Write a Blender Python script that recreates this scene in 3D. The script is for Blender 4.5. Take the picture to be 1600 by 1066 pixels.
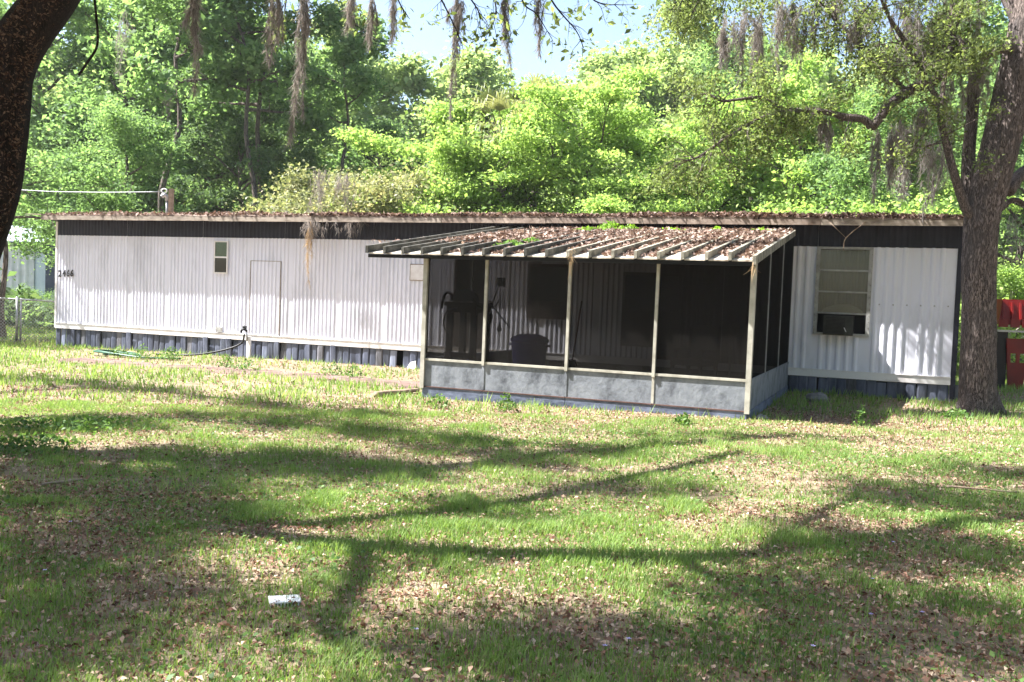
import bpy, math
import numpy as np
from mathutils import Vector, Matrix

for o in list(bpy.data.objects): bpy.data.objects.remove(o)
sc = bpy.context.scene
COL = sc.collection
R = math.radians

# ------------------------------------------------------------------ camera
FPX, CAMZ, PITCH, ROLL = 1474.8, 1.5, R(2.5877), R(2.2315)
_F = np.array([0, math.cos(PITCH), -math.sin(PITCH)]); _r = np.array([1., 0, 0]); _u = np.cross(_r, _F)
_R = math.cos(ROLL) * _r + math.sin(ROLL) * _u
_U = -math.sin(ROLL) * _r + math.cos(ROLL) * _u
CPOS = np.array([0, 0, CAMZ])
cam = bpy.data.cameras.new('camera'); camo = bpy.data.objects.new('camera', cam); COL.objects.link(camo)
cam.sensor_width = 36; cam.lens = 36 * FPX / 1600; cam.clip_end = 2000; cam.clip_start = 0.05
camo.matrix_world = Matrix(((_R[0], _U[0], -_F[0], 0), (_R[1], _U[1], -_F[1], 0), (_R[2], _U[2], -_F[2], CAMZ), (0, 0, 0, 1)))
sc.camera = camo

# ------------------------------------------------------------------ light
SUN_EL, SUN_AZ = R(53), R(-5)               # azimuth of the direction the light travels in
SD = np.array([math.cos(SUN_EL) * math.cos(SUN_AZ), math.cos(SUN_EL) * math.sin(SUN_AZ), -math.sin(SUN_EL)])
w = bpy.data.worlds.new('World'); sc.world = w; w.use_nodes = True
nt = w.node_tree; nt.nodes.clear()
sky = nt.nodes.new('ShaderNodeTexSky'); sky.sky_type = 'NISHITA'; sky.sun_disc = False
sky.sun_elevation = SUN_EL; sky.sun_rotation = math.atan2(-SD[0], -SD[1])
sky.air_density = 1.0; sky.dust_density = 2.0; sky.ozone_density = 0.5
bg = nt.nodes.new('ShaderNodeBackground'); bg.inputs[1].default_value = 0.066
wo = nt.nodes.new('ShaderNodeOutputWorld')
nt.links.new(sky.outputs[0], bg.inputs[0]); nt.links.new(bg.outputs[0], wo.inputs[0])
sun = bpy.data.lights.new('sun', 'SUN'); sun.energy = 5.0; sun.angle = R(0.53); sun.color = (1, .98, .95)
suno = bpy.data.objects.new('sun', sun); COL.objects.link(suno)
suno.rotation_euler = Vector(SD).to_track_quat('-Z', 'Y').to_euler(); suno.location = (-20, 5, 30)
sc.view_settings.view_transform = 'Standard'; sc.view_settings.look = 'None'
sc.view_settings.gamma = 1; sc.view_settings.use_curve_mapping = False
sc.view_settings.exposure = 2.38
sc.cycles.max_bounces = 5; sc.cycles.transparent_max_bounces = 12
sc.cycles.diffuse_bounces = 2; sc.cycles.glossy_bounces = 2; sc.cycles.transmission_bounces = 4

# ------------------------------------------------------------------ placing helpers
HA = R(21.956); HO = np.array([7.644, 16.364, 0.]); HEX = np.array([math.cos(HA), -math.sin(HA), 0]); HEY = np.array([math.sin(HA), math.cos(HA), 0])
def ray(px, py): return _F + (px - 800) / FPX * _R - (py - 533) / FPX * _U
def at(px, py, Y): d = ray(px, py); return CPOS + d * (Y / d[1])          # the point seen there, Y metres in front
def on_ground(px, py, z=0.): d = ray(px, py); return CPOS + d * ((z - CAMZ) / d[2])
def hp(px, py, y=0.):                                                      # home coordinates on the plane y
    d = ray(px, py); P = CPOS + d * (((HO - CPOS) @ HEY + y) / (d @ HEY)) - HO
    return np.array([P @ HEX, y, P[2]])
def hw(x, y, z=0.): return HO + x * HEX + y * HEY + np.array([0, 0, z])    # home -> world
def caster(px, py, h): P = on_ground(px, py); return P - SD * (h / -SD[2])  # the branch at height h whose shade falls there

def _hash(i, j, s):
    n = (i * 374761393 + j * 668265263 + s * 974634719) & 0xffffffff
    n = ((n ^ (n >> 13)) * 1274126177) & 0xffffffff
    return ((n ^ (n >> 16)) & 0xffff) / 65535.
def vn(x, y, s=0):
    x = np.asarray(x, float); y = np.asarray(y, float)
    i = np.floor(x).astype(np.int64); j = np.floor(y).astype(np.int64); u = x - i; v = y - j
    u = u * u * (3 - 2 * u); v = v * v * (3 - 2 * v)
    return (_hash(i, j, s) * (1 - u) + _hash(i + 1, j, s) * u) * (1 - v) + (_hash(i, j + 1, s) * (1 - u) + _hash(i + 1, j + 1, s) * u) * v
def fbm(x, y, s=0, o=4):
    t = 0; a = .5; k = 1.; tot = 0
    for q in range(o): t = t + a * vn(np.asarray(x) * k, np.asarray(y) * k, s + q * 17); tot += a; a *= .5; k *= 2.03
    return t / tot
def gz(x, y):                                                             # the lie of the land
    x = np.asarray(x, float); y = np.asarray(y, float)
    lx = (x - HO[0]) * HEX[0] + (y - HO[1]) * HEX[1]
    far = np.clip((np.hypot(x, y) - 60) / 60, 0, 1)
    return (np.clip(.0084 * lx, -.3, .05) + .07 * (fbm(x * .35, y * .35, 3, 3) - .5)) * (1 - far)

# ------------------------------------------------------------------ materials
def mat(name, c1, c2=None, scale=3., rough=.7, bump=0., c3=None, stretch=(1, 1, 1), metal=0., bscale=None, spec=.3, lo=.35, hi=.65, bdist=.02, det=6):
    m = bpy.data.materials.new(name); m.use_nodes = True; n = m.node_tree; L = n.links
    b = n.nodes['Principled BSDF']; b.inputs['Roughness'].default_value = rough; b.inputs['Metallic'].default_value = metal
    b.inputs['Specular IOR Level'].default_value = spec
    g = n.nodes.new('ShaderNodeNewGeometry'); mp = n.nodes.new('ShaderNodeMapping'); mp.inputs['Scale'].default_value = stretch
    L.new(g.outputs['Position'], mp.inputs['Vector'])
    if c2 is None: b.inputs['Base Color'].default_value = (*c1, 1)
    else:
        t = n.nodes.new('ShaderNodeTexNoise'); t.inputs['Scale'].default_value = scale; t.inputs['Detail'].default_value = det; t.inputs['Roughness'].default_value = .65
        L.new(mp.outputs[0], t.inputs['Vector'])
        r = n.nodes.new('ShaderNodeValToRGB'); r.color_ramp.elements[0].position = lo; r.color_ramp.elements[1].position = hi
        r.color_ramp.elements[0].color = (*c1, 1); r.color_ramp.elements[1].color = (*c2, 1)
        if c3: e = r.color_ramp.elements.new((lo + hi) / 2); e.color = (*c3, 1)
        L.new(t.outputs['Fac'], r.inputs[0]); L.new(r.outputs[0], b.inputs['Base Color'])
    if bump:
        t2 = n.nodes.new('ShaderNodeTexNoise'); t2.inputs['Scale'].default_value = bscale or scale * 4; t2.inputs['Detail'].default_value = 5
        L.new(mp.outputs[0], t2.inputs['Vector'])
        bp = n.nodes.new('ShaderNodeBump'); bp.inputs['Strength'].default_value = bump; bp.inputs['Distance'].default_value = bdist
        L.new(t2.outputs['Fac'], bp.inputs['Height']); L.new(bp.outputs[0], b.inputs['Normal'])
    return m
def leafmat(name, cols, trans=.45, rough=.5, spec=.3, tcol=None):
    m = bpy.data.materials.new(name); m.use_nodes = True; n = m.node_tree; L = n.links
    b = n.nodes['Principled BSDF']; b.inputs['Roughness'].default_value = rough; b.inputs['Specular IOR Level'].default_value = spec
    a = n.nodes.new('ShaderNodeAttribute'); a.attribute_name = 'tint'
    r = n.nodes.new('ShaderNodeValToRGB'); el = r.color_ramp.elements
    el[0].color = (*cols[0], 1); el[1].color = (*cols[-1], 1)
    for k, c in enumerate(cols[1:-1]): e = el.new((k + 1) / (len(cols) - 1)); e.color = (*c, 1)
    L.new(a.outputs['Fac'], r.inputs[0]); L.new(r.outputs[0], b.inputs['Base Color'])
    if trans:
        t = n.nodes.new('ShaderNodeBsdfTranslucent'); mx = n.nodes.new('ShaderNodeMixShader'); mx.inputs[0].default_value = trans
        hs = n.nodes.new('ShaderNodeMix'); hs.data_type = 'RGBA'; hs.blend_type = 'MULTIPLY'; hs.inputs[0].default_value = 1
        hs.inputs[7].default_value = (*(tcol or (1.35, 1.35, .85)), 1)
        L.new(r.outputs[0], hs.inputs[6]); L.new(hs.outputs[2], t.inputs[0])
        L.new(b.outputs[0], mx.inputs[1]); L.new(t.outputs[0], mx.inputs[2]); L.new(mx.outputs[0], n.nodes['Material Output'].inputs[0])
    return m
def barkmat(name, c1, c2, sc1=9., bump=.9, lichen=None):
    m = bpy.data.materials.new(name); m.use_nodes = True; n = m.node_tree; L = n.links
    b = n.nodes['Principled BSDF']; b.inputs['Roughness'].default_value = .92; b.inputs['Specular IOR Level'].default_value = .15
    g = n.nodes.new('ShaderNodeNewGeometry'); mp = n.nodes.new('ShaderNodeMapping'); mp.inputs['Scale'].default_value = (1, 1, .13)
    L.new(g.outputs['Position'], mp.inputs['Vector'])
    v = n.nodes.new('ShaderNodeTexVoronoi'); v.feature = 'DISTANCE_TO_EDGE'; v.inputs['Scale'].default_value = sc1 * 3
    t = n.nodes.new('ShaderNodeTexNoise'); t.inputs['Scale'].default_value = sc1; t.inputs['Detail'].default_value = 8; t.inputs['Roughness'].default_value = .7
    ad = n.nodes.new('ShaderNodeVectorMath'); ad.operation = 'MULTIPLY_ADD'; ad.inputs[1].default_value = (.12, .12, .12)
    L.new(mp.outputs[0], t.inputs[0]); L.new(t.outputs['Color'], ad.inputs[0]); L.new(mp.outputs[0], ad.inputs[2]); L.new(ad.outputs[0], v.inputs['Vector'])
    r = n.nodes.new('ShaderNodeValToRGB'); r.color_ramp.elements[0].color = (*c1, 1); r.color_ramp.elements[1].color = (*c2, 1)
    r.color_ramp.elements[0].position = .45; r.color_ramp.elements[1].position = 1.0
    mr = n.nodes.new('ShaderNodeMapRange'); mr.inputs['From Max'].default_value = .16
    L.new(v.outputs['Distance'], mr.inputs[0])
    ml = n.nodes.new('ShaderNodeMath'); ml.operation = 'MULTIPLY_ADD'; ml.inputs[1].default_value = .55
    L.new(mr.outputs[0], ml.inputs[0]); L.new(t.outputs['Fac'], ml.inputs[2])
    L.new(ml.outputs[0], r.inputs[0]); col = r.outputs[0]
    if lichen:
        t3 = n.nodes.new('ShaderNodeTexNoise'); t3.inputs['Scale'].default_value = 2.2; t3.inputs['Detail'].default_value = 6; L.new(g.outputs['Position'], t3.inputs[0])
        r3 = n.nodes.new('ShaderNodeValToRGB'); r3.color_ramp.elements[0].position = .5; r3.color_ramp.elements[1].position = .68
        mx = n.nodes.new('ShaderNodeMix'); mx.data_type = 'RGBA'; mx.inputs[7].default_value = (*lichen, 1)
        L.new(t3.outputs[0], r3.inputs[0]); L.new(r3.outputs[0], mx.inputs[0]); L.new(col, mx.inputs[6]); col = mx.outputs[2]
    L.new(col, b.inputs['Base Color'])
    bp = n.nodes.new('ShaderNodeBump'); bp.inputs['Strength'].default_value = bump; bp.inputs['Distance'].default_value = .045
    L.new(ml.outputs[0], bp.inputs['Height']); L.new(bp.outputs[0], b.inputs['Normal'])
    return m
def screenmat(name, open_=.4, col=(.012, .011, .010)):
    m = bpy.data.materials.new(name); m.use_nodes = True; n = m.node_tree; L = n.links; n.nodes.remove(n.nodes['Principled BSDF'])
    t = n.nodes.new('ShaderNodeBsdfTransparent'); d = n.nodes.new('ShaderNodeBsdfDiffuse'); d.inputs[0].default_value = (*col, 1)
    mx = n.nodes.new('ShaderNodeMixShader'); mx.inputs[0].default_value = open_
    L.new(d.outputs[0], mx.inputs[1]); L.new(t.outputs[0], mx.inputs[2]); L.new(mx.outputs[0], n.nodes['Material Output'].inputs[0])
    return m
def glassmat(name, tint, fac):
    m = bpy.data.materials.new(name); m.use_nodes = True; n = m.node_tree; L = n.links; n.nodes.remove(n.nodes['Principled BSDF'])
    t = n.nodes.new('ShaderNodeBsdfTransparent'); t.inputs[0].default_value = (*tint, 1); d = n.nodes.new('ShaderNodeBsdfGlossy'); d.inputs['Roughness'].default_value = .06
    f = n.nodes.new('ShaderNodeFresnel'); f.inputs[0].default_value = 1.5
    mx = n.nodes.new('ShaderNodeMixShader'); L.new(f.outputs[0], mx.inputs[0])
    L.new(t.outputs[0], mx.inputs[1]); L.new(d.outputs[0], mx.inputs[2])
    e = n.nodes.new('ShaderNodeBsdfDiffuse'); e.inputs[0].default_value = (.4, .4, .33, 1); m2 = n.nodes.new('ShaderNodeMixShader'); m2.inputs[0].default_value = fac
    L.new(mx.outputs[0], m2.inputs[1]); L.new(e.outputs[0], m2.inputs[2]); L.new(m2.outputs[0], n.nodes['Material Output'].inputs[0])
    return m

M = dict(
    siding=mat('painted_siding', (.54, .54, .60), (.735, .735, .825), 1.4, .5, .12, stretch=(1, 1, .35), lo=.28, hi=.5, bscale=30, bdist=.004),
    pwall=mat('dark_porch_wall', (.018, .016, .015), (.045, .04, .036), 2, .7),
    trim=mat('white_trim', (.62, .57, .55), (.80, .77, .76), 2.5, .5, lo=.3, hi=.5),
    band=mat('navy_band', (.008, .008, .016), (.018, .018, .032), 2, .55),
    skirt=mat('weathered_skirting', (.022, .024, .033), (.16, .175, .235), 2.6, .5, .2, c3=(.075, .086, .125), stretch=(1, 1, .3), lo=.3, hi=.66),
    skirtd=mat('shaded_tone_skirting', (.03, .033, .045), (.12, .135, .18), 3, .6, .3, stretch=(1, 1, .3)), skirtl=mat('lit_tone_skirting', (.11, .125, .18), (.29, .32, .41), 3, .5, .2, stretch=(1, 1, .3)), skirtg=mat('grey_skirting', (.05, .05, .055), (.22, .22, .25), 4, .6, .3, stretch=(1, 1, .25)),  # weathered panels' lit and shaded stripes painted as pale and dark skirting colours
    fascia=mat('beige_fascia', (.12, .09, .07), (.33, .275, .225), 3.2, .6, .2, stretch=(1, 1, 3), lo=.3, hi=.55),
    rusty=mat('rusty_roof_metal', (.12, .08, .06), (.34, .27, .22), 3, .7, .3),
    dark=mat('dark_gap', (.006, .006, .006)),
    glass_g=glassmat('green_glass', (.25, .5, .38), .12), glass_d=glassmat('dark_glass', (.12, .16, .15), .03), glass_w=glassmat('hazy_glass', (.62, .62, .52), .16),
    curtain=mat('beige_curtain', (.20, .19, .13), (.36, .33, .24), 6, .9, .4, stretch=(3, 3, .3)),
    alu=mat('window_aluminium', (.24, .23, .22), (.42, .41, .39), 8, .5, metal=.2),
    ac=mat('air_conditioner_plastic', (.022, .022, .018), (.055, .053, .044), 5, .6), acg=mat('air_conditioner_grille', (.012, .012, .01)),
    digit=mat('black_numeral', (.008, .008, .01)),
    kick=mat('weathered_kick_panel', (.05, .054, .065), (.26, .275, .30), 4.2, .62, .3, c3=(.175, .19, .215), lo=.30, hi=.72, stretch=(1, 1, .8), det=14),
    base=mat('painted_base_board', (.05, .06, .095), (.17, .20, .28), 3.4, .6, .2, stretch=(1, 1, 2)),
    brown=mat('brown_rail', (.06, .03, .025), (.12, .07, .06), 5),
    post=mat('porch_post_paint', (.26, .245, .20), (.46, .44, .38), 5, .55, lo=.3, hi=.6),
    rib=mat('weathered_roof_rib', (.018, .018, .015), (.14, .13, .11), 4, .8, .4, c3=(.058, .056, .046), lo=.3, hi=.68),
    ribclean=mat('cream_roof_rib', (.045, .042, .032), (.30, .275, .22), 4.5, .7, .3, c3=(.15, .14, .108), lo=.3, hi=.6),
    pan=mat('roof_pan', (.20, .155, .115), (.58, .52, .43), 5, .6, .2, lo=.35, hi=.6),
    screen=screenmat('insect_screen', .36),
    screeno=screenmat('worn_insect_screen', .8),
    deck=mat('porch_deck', (.03, .027, .024), (.07, .06, .05), 4),
    wood=mat('dark_wood', (.035, .026, .02), (.075, .06, .05), 6, .7, stretch=(1, 1, .3)),
    black=mat('black_rubber', (.006, .006, .007), rough=.5), blue=mat('navy_plastic', (.055, .045, .40), (.07, .06, .46), 5, .45),
    red=mat('red_plastic', (.10, .004, .004), (.16, .007, .006), 3, .45), white=mat('white_sheet', (.72, .70, .70), (.85, .84, .82), 6, .6),
    grey=mat('grey_metal', (.28, .28, .28), (.42, .42, .42), 9, .45, metal=.6), rope=mat('galvanised_wire', (.32, .33, .34), rough=.4, metal=.5),
    hose=mat('green_hose', (.012, .06, .036), (.03, .10, .06), 9, .4), oldwood=mat('old_timber', (.16, .11, .075), (.34, .26, .19), 7, .8, .4),
    sand=mat('sandy_path', (.07, .045, .036), (.19, .125, .105), 3, .95, .6, c3=(.135, .088, .072), bscale=60, det=10),
    stone=mat('grey_stone', (.13, .12, .12), (.26, .25, .24), 7, .9, .5),
    nwall=mat('neighbour_siding', (.50, .52, .56), (.66, .68, .72), 2, .6), nroof=mat('pale_metal_roof', (.30, .35, .43), (.42, .47, .54), 3, .5), nblue=mat('slate_blue_paint', (.05, .06, .10), (.09, .10, .15), 3),
    npale=mat('pale_blue_paint', (.52, .60, .70), (.60, .67, .76), 3),
    bark=barkmat('oak_bark', (.018, .013, .011), (.25, .20, .18), 17, 1., lichen=(.13, .11, .105)),
    barkd=barkmat('dark_fern_bark', (.006, .004, .0035), (.034, .024, .020), 16, 1.), barkf=barkmat('woodland_bark', (.04, .032, .026), (.16, .13, .11), 6, .8),
    pale=mat('pale_branch', (.30, .27, .23), (.50, .46, .40), 8, .9),
    moss=leafmat('spanish_moss', [(.13, .115, .105), (.25, .23, .215), (.38, .355, .335)], .45, .9, .05, (1.1, 1, .9)),
    mosst=leafmat('dry_vine', [(.32, .22, .12), (.5, .38, .24)], .3, .9, .05, (1.1, 1, .9)),
    fern=leafmat('dry_fern', [(.04, .022, .016), (.11, .065, .045), (.22, .145, .10)], .2, .9, .05, (1.1, 1, .9)),
    litter=leafmat('dead_leaves', [(.10, .05, .035), (.24, .135, .095), (.36, .235, .17), (.50, .39, .30)], .15, .8, .1, (1.2, 1, .8)),
    rlitter=leafmat('roof_leaves', [(.06, .038, .03), (.15, .10, .08), (.26, .185, .155), (.42, .34, .29)], .15, .8, .1, (1.2, 1, .8)),
    grass=leafmat('lawn_grass', [(.062, .115, .03), (.135, .225, .06), (.23, .335, .105), (.37, .43, .21)], .42, .55, .15, (1.3, 1.3, .6)),
    weed=leafmat('weed_leaf', [(.045, .10, .025), (.09, .17, .04), (.15, .25, .06)], .4, .5, .25),
    rweed=leafmat('bright_weed', [(.10, .20, .02), (.22, .38, .04)], .5, .5, .25),
    lbright=leafmat('bright_new_leaf', [(.14, .22, .065), (.255, .38, .11), (.38, .50, .18)], .55, .6, .15),
    lmid=leafmat('mid_green_leaf', [(.075, .135, .06), (.145, .24, .095), (.24, .35, .15)], .55, .6, .15),
    ldark=leafmat('deep_green_leaf', [(.05, .09, .045), (.10, .16, .07), (.17, .245, .11)], .5, .6, .15),
    lolive=leafmat('olive_leaf', [(.09, .12, .055), (.18, .205, .095), (.30, .31, .17), (.42, .35, .21)], .42, .5, .2),
    loak=leafmat('live_oak_leaf', [(.07, .10, .035), (.145, .19, .065), (.24, .29, .12)], .5, .55, .15),
    lfar=leafmat('hazy_far_leaf', [(.18, .25, .12), (.28, .37, .17), (.38, .46, .23)], .55, .6, .12),  # distance haze put into the leaf colour as paler greens
    palm=leafmat('palm_frond', [(.11, .14, .05), (.22, .23, .11), (.34, .32, .18)], .35, .5),
    flower=leafmat('lilac_petal', [(.42, .36, .70), (.55, .48, .80)], .3, .6, .2, (1, 1, 1)),
)

# ------------------------------------------------------------------ mesh helpers
def np_mesh(name, V, polys, tint=None):
    me = bpy.data.meshes.new(name); V = np.asarray(V, np.float32)
    me.vertices.add(len(V)); me.vertices.foreach_set('co', V.ravel())
    idx = np.concatenate([np.asarray(p, np.int32).ravel() for p in polys if len(p)])
    cnt = np.concatenate([np.full(len(p), np.shape(p)[1], np.int32) for p in polys if len(p)])
    st = np.concatenate([[0], np.cumsum(cnt)[:-1]]).astype(np.int32)
    me.loops.add(len(idx)); me.loops.foreach_set('vertex_index', idx)
    me.polygons.add(len(cnt)); me.polygons.foreach_set('loop_start', st)
    me.update(calc_edges=True)
    if tint is not None:
        a = me.attributes.new('tint', 'FLOAT', 'FACE'); a.data.foreach_set('value', np.asarray(tint, np.float32))
    return me
def link(name, me, m=None, parent=None, smooth=False, loc=None, rz=0.):
    o = bpy.data.objects.new(name, me); COL.objects.link(o)
    if m is not None and me is not None and not me.materials: me.materials.append(m)
    if smooth: me.polygons.foreach_set('use_smooth', np.ones(len(me.polygons), bool))
    if parent: o.parent = parent
    if loc is not None: o.location = loc
    if rz: o.rotation_euler = (0, 0, rz)
    return o
def tag(o, label=None, cat=None, group=None, kind=None):
    if label: o['label'] = label
    if cat: o['category'] = cat
    if group: o['group'] = group
    if kind: o['kind'] = kind
    return o
def thing(name, loc, rz, label, cat, group=None):
    return tag(link(name, None, loc=tuple(loc), rz=rz), label, cat, group)
class MB:
    def __init__(s): s.v = []; s.f = []
    def quad(s, a, b, c, d): n = len(s.v); s.v += [tuple(a), tuple(b), tuple(c), tuple(d)]; s.f.append((n, n + 1, n + 2, n + 3)); return s
    def hexa(s, p):
        n = len(s.v); s.v += [tuple(q) for q in p]
        for q in ((3, 2, 1, 0), (4, 5, 6, 7), (0, 1, 5, 4), (1, 2, 6, 5), (2, 3, 7, 6), (3, 0, 4, 7)): s.f.append(tuple(n + i for i in q))
        return s
    def box(s, x0, x1, y0, y1, z0, z1): return s.hexa([(x0, y0, z0), (x1, y0, z0), (x1, y1, z0), (x0, y1, z0), (x0, y0, z1), (x1, y0, z1), (x1, y1, z1), (x0, y1, z1)])
    def tube(s, pts, rad, n=8, cap=True, fn=None):
        pts = [np.asarray(p, float) for p in pts]; rad = [rad] * len(pts) if np.isscalar(rad) else rad
        base = len(s.v); up = None
        for i, p in enumerate(pts):
            t = pts[min(i + 1, len(pts) - 1)] - pts[max(i - 1, 0)]; t = t / (np.linalg.norm(t) + 1e-9)
            if up is None:
                up = np.cross(t, [1, 0, 0] if abs(t[0]) < .8 else [0, 1, 0])
            up = up - t * (up @ t); up /= np.linalg.norm(up) + 1e-9; b = np.cross(t, up)
            for k in range(n):
                a = 2 * math.pi * k / n; r = rad[i] * (fn(i, a, p) if fn else 1.)
                s.v.append(tuple(p + (up * math.cos(a) + b * math.sin(a)) * r))
        for i in range(len(pts) - 1):
            for k in range(n):
                q = base + i * n; s.f.append((q + k, q + (k + 1) % n, q + n + (k + 1) % n, q + n + k))
        if cap:
            s.f.append(tuple(base + k for k in range(n))[::-1]); s.f.append(tuple(base + (len(pts) - 1) * n + k for k in range(n)))
        return s
    def lathe(s, prof, n=16, c=(0, 0, 0)):
        base = len(s.v)
        for r, z in prof:
            for k in range(n): a = 2 * math.pi * k / n; s.v.append((c[0] + r * math.cos(a), c[1] + r * math.sin(a), c[2] + z))
        for i in range(len(prof) - 1):
            for k in range(n): q = base + i * n; s.f.append((q + k, q + (k + 1) % n, q + n + (k + 1) % n, q + n + k))
        s.f.append(tuple(base + k for k in range(n))[::-1]); s.f.append(tuple(base + (len(prof) - 1) * n + k for k in range(n)))
        return s
    def mesh(s, name): me = bpy.data.meshes.new(name); me.from_pydata(s.v, [], s.f); me.update(); return me
    def build(s, name, m, parent=None, smooth=False, loc=None, rz=0.): return link(name, s.mesh(name), m, parent, smooth, loc, rz)
def spline(P, n=6):                                                      # Catmull-Rom through points (rows may carry a radius)
    P = np.asarray(P, float); Q = np.vstack([2 * P[0] - P[1], P, 2 * P[-1] - P[-2]]); out = []
    for i in range(1, len(Q) - 2):
        for k in range(n):
            t = k / n
            out.append(.5 * (2 * Q[i] + (Q[i + 1] - Q[i - 1]) * t + (2 * Q[i - 1] - 5 * Q[i] + 4 * Q[i + 1] - Q[i + 2]) * t * t + (3 * Q[i] - Q[i - 1] - 3 * Q[i + 1] + Q[i + 2]) * t ** 3))
    return np.array(out + [P[-1]])
def norm(a): return a / (np.linalg.norm(a, axis=-1, keepdims=True) + 1e-9)
def leaf_quads(P, size, rng, up=.6, asp=.5, tdir=None, tw=0., fold=.08):
    N = len(P); n = norm(rng.normal(size=(N, 3)) + np.array([0, 0, up * 2])); t = rng.normal(size=(N, 3))
    if tdir is not None: t = t * (1 - tw) + np.asarray(tdir) * tw * 1.5
    t = norm(t - n * (t * n).sum(1, keepdims=True)); b = np.cross(n, t); s = (size * (.4 + 1.25 * rng.random(N) ** 1.4))[:, None]
    V = np.stack([P - t * s * .5, P + b * s * asp * .5 + n * s * fold, P + t * s * .5 - n * s * .06, P - b * s * asp * .5 + n * s * fold], 1).reshape(-1, 3)
    return V, np.arange(N * 4).reshape(-1, 4)
def leaf_obj(name, P, size, rng, m, parent=None, tint=None, **k):
    V, Fq = leaf_quads(np.asarray(P), size, rng, **k)
    if tint is None: tint = rng.random(len(P))
    return link(name, np_mesh(name, V, [Fq], tint), m, parent)

# ------------------------------------------------------------------ the ground
def ground():
    def axis(lo, hi, a, b, st):
        mid = np.arange(a, b + .01, st); l = a - np.geomspace(st, a - lo, 26)[::-1]; h = b + np.geomspace(st, hi - b, 26); return np.concatenate([l, mid, h])
    xs = axis(-700, 700, -18, 18, .3); ys = axis(-300, 1200, 1, 34, .3)
    X, Y = np.meshgrid(xs, ys); V = np.stack([X, Y, gz(X, Y)], -1).reshape(-1, 3); nx = len(xs)
    i, j = np.meshgrid(np.arange(nx - 1), np.arange(len(ys) - 1)); q = (j * nx + i).ravel()
    me = np_mesh('ground', V, [np.stack([q, q + 1, q + nx + 1, q + nx], 1)])
    m = mat('lawn_soil', (.13, .085, .06), (.30, .22, .165), 5, .95, .6, c3=(.18, .14, .085), lo=.32, hi=.68, bscale=40, bdist=.05)
    tag(link('ground', me, m, smooth=True), kind='structure')
    # sandy trodden path along the front of the home
    c = spline([hw(*p) for p in ((-17.2, -2.9), (-16.2, -3.1), (-15, -3.3), (-12.1, -3.35), (-9.6, -3.5), (-7.75, -3.6))], 10)
    s = norm(np.gradient(c, axis=0)); nn = np.stack([-s[:, 1], s[:, 0], 0 * s[:, 0]], 1); rows = []
    for k in range(7):
        wv = (k / 6 - .5) * 2; off = wv * (.62 + .5 * (vn(np.arange(len(c)) * .5, wv * 0 + (wv > 0), 5) - .5)); p = c + nn * off[:, None]
        p[:, 2] = gz(p[:, 0], p[:, 1]) + .02 - .025 * abs(wv) ** 3; rows.append(p)
    V = np.concatenate(rows); n = len(c); q = np.concatenate([np.arange(n - 1) + k * n for k in range(6)])
    tag(link('path', np_mesh('path', V, [np.stack([q, q + 1, q + n + 1, q + n], 1)]), M['sand'], smooth=True), kind='structure')
ground()

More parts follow.
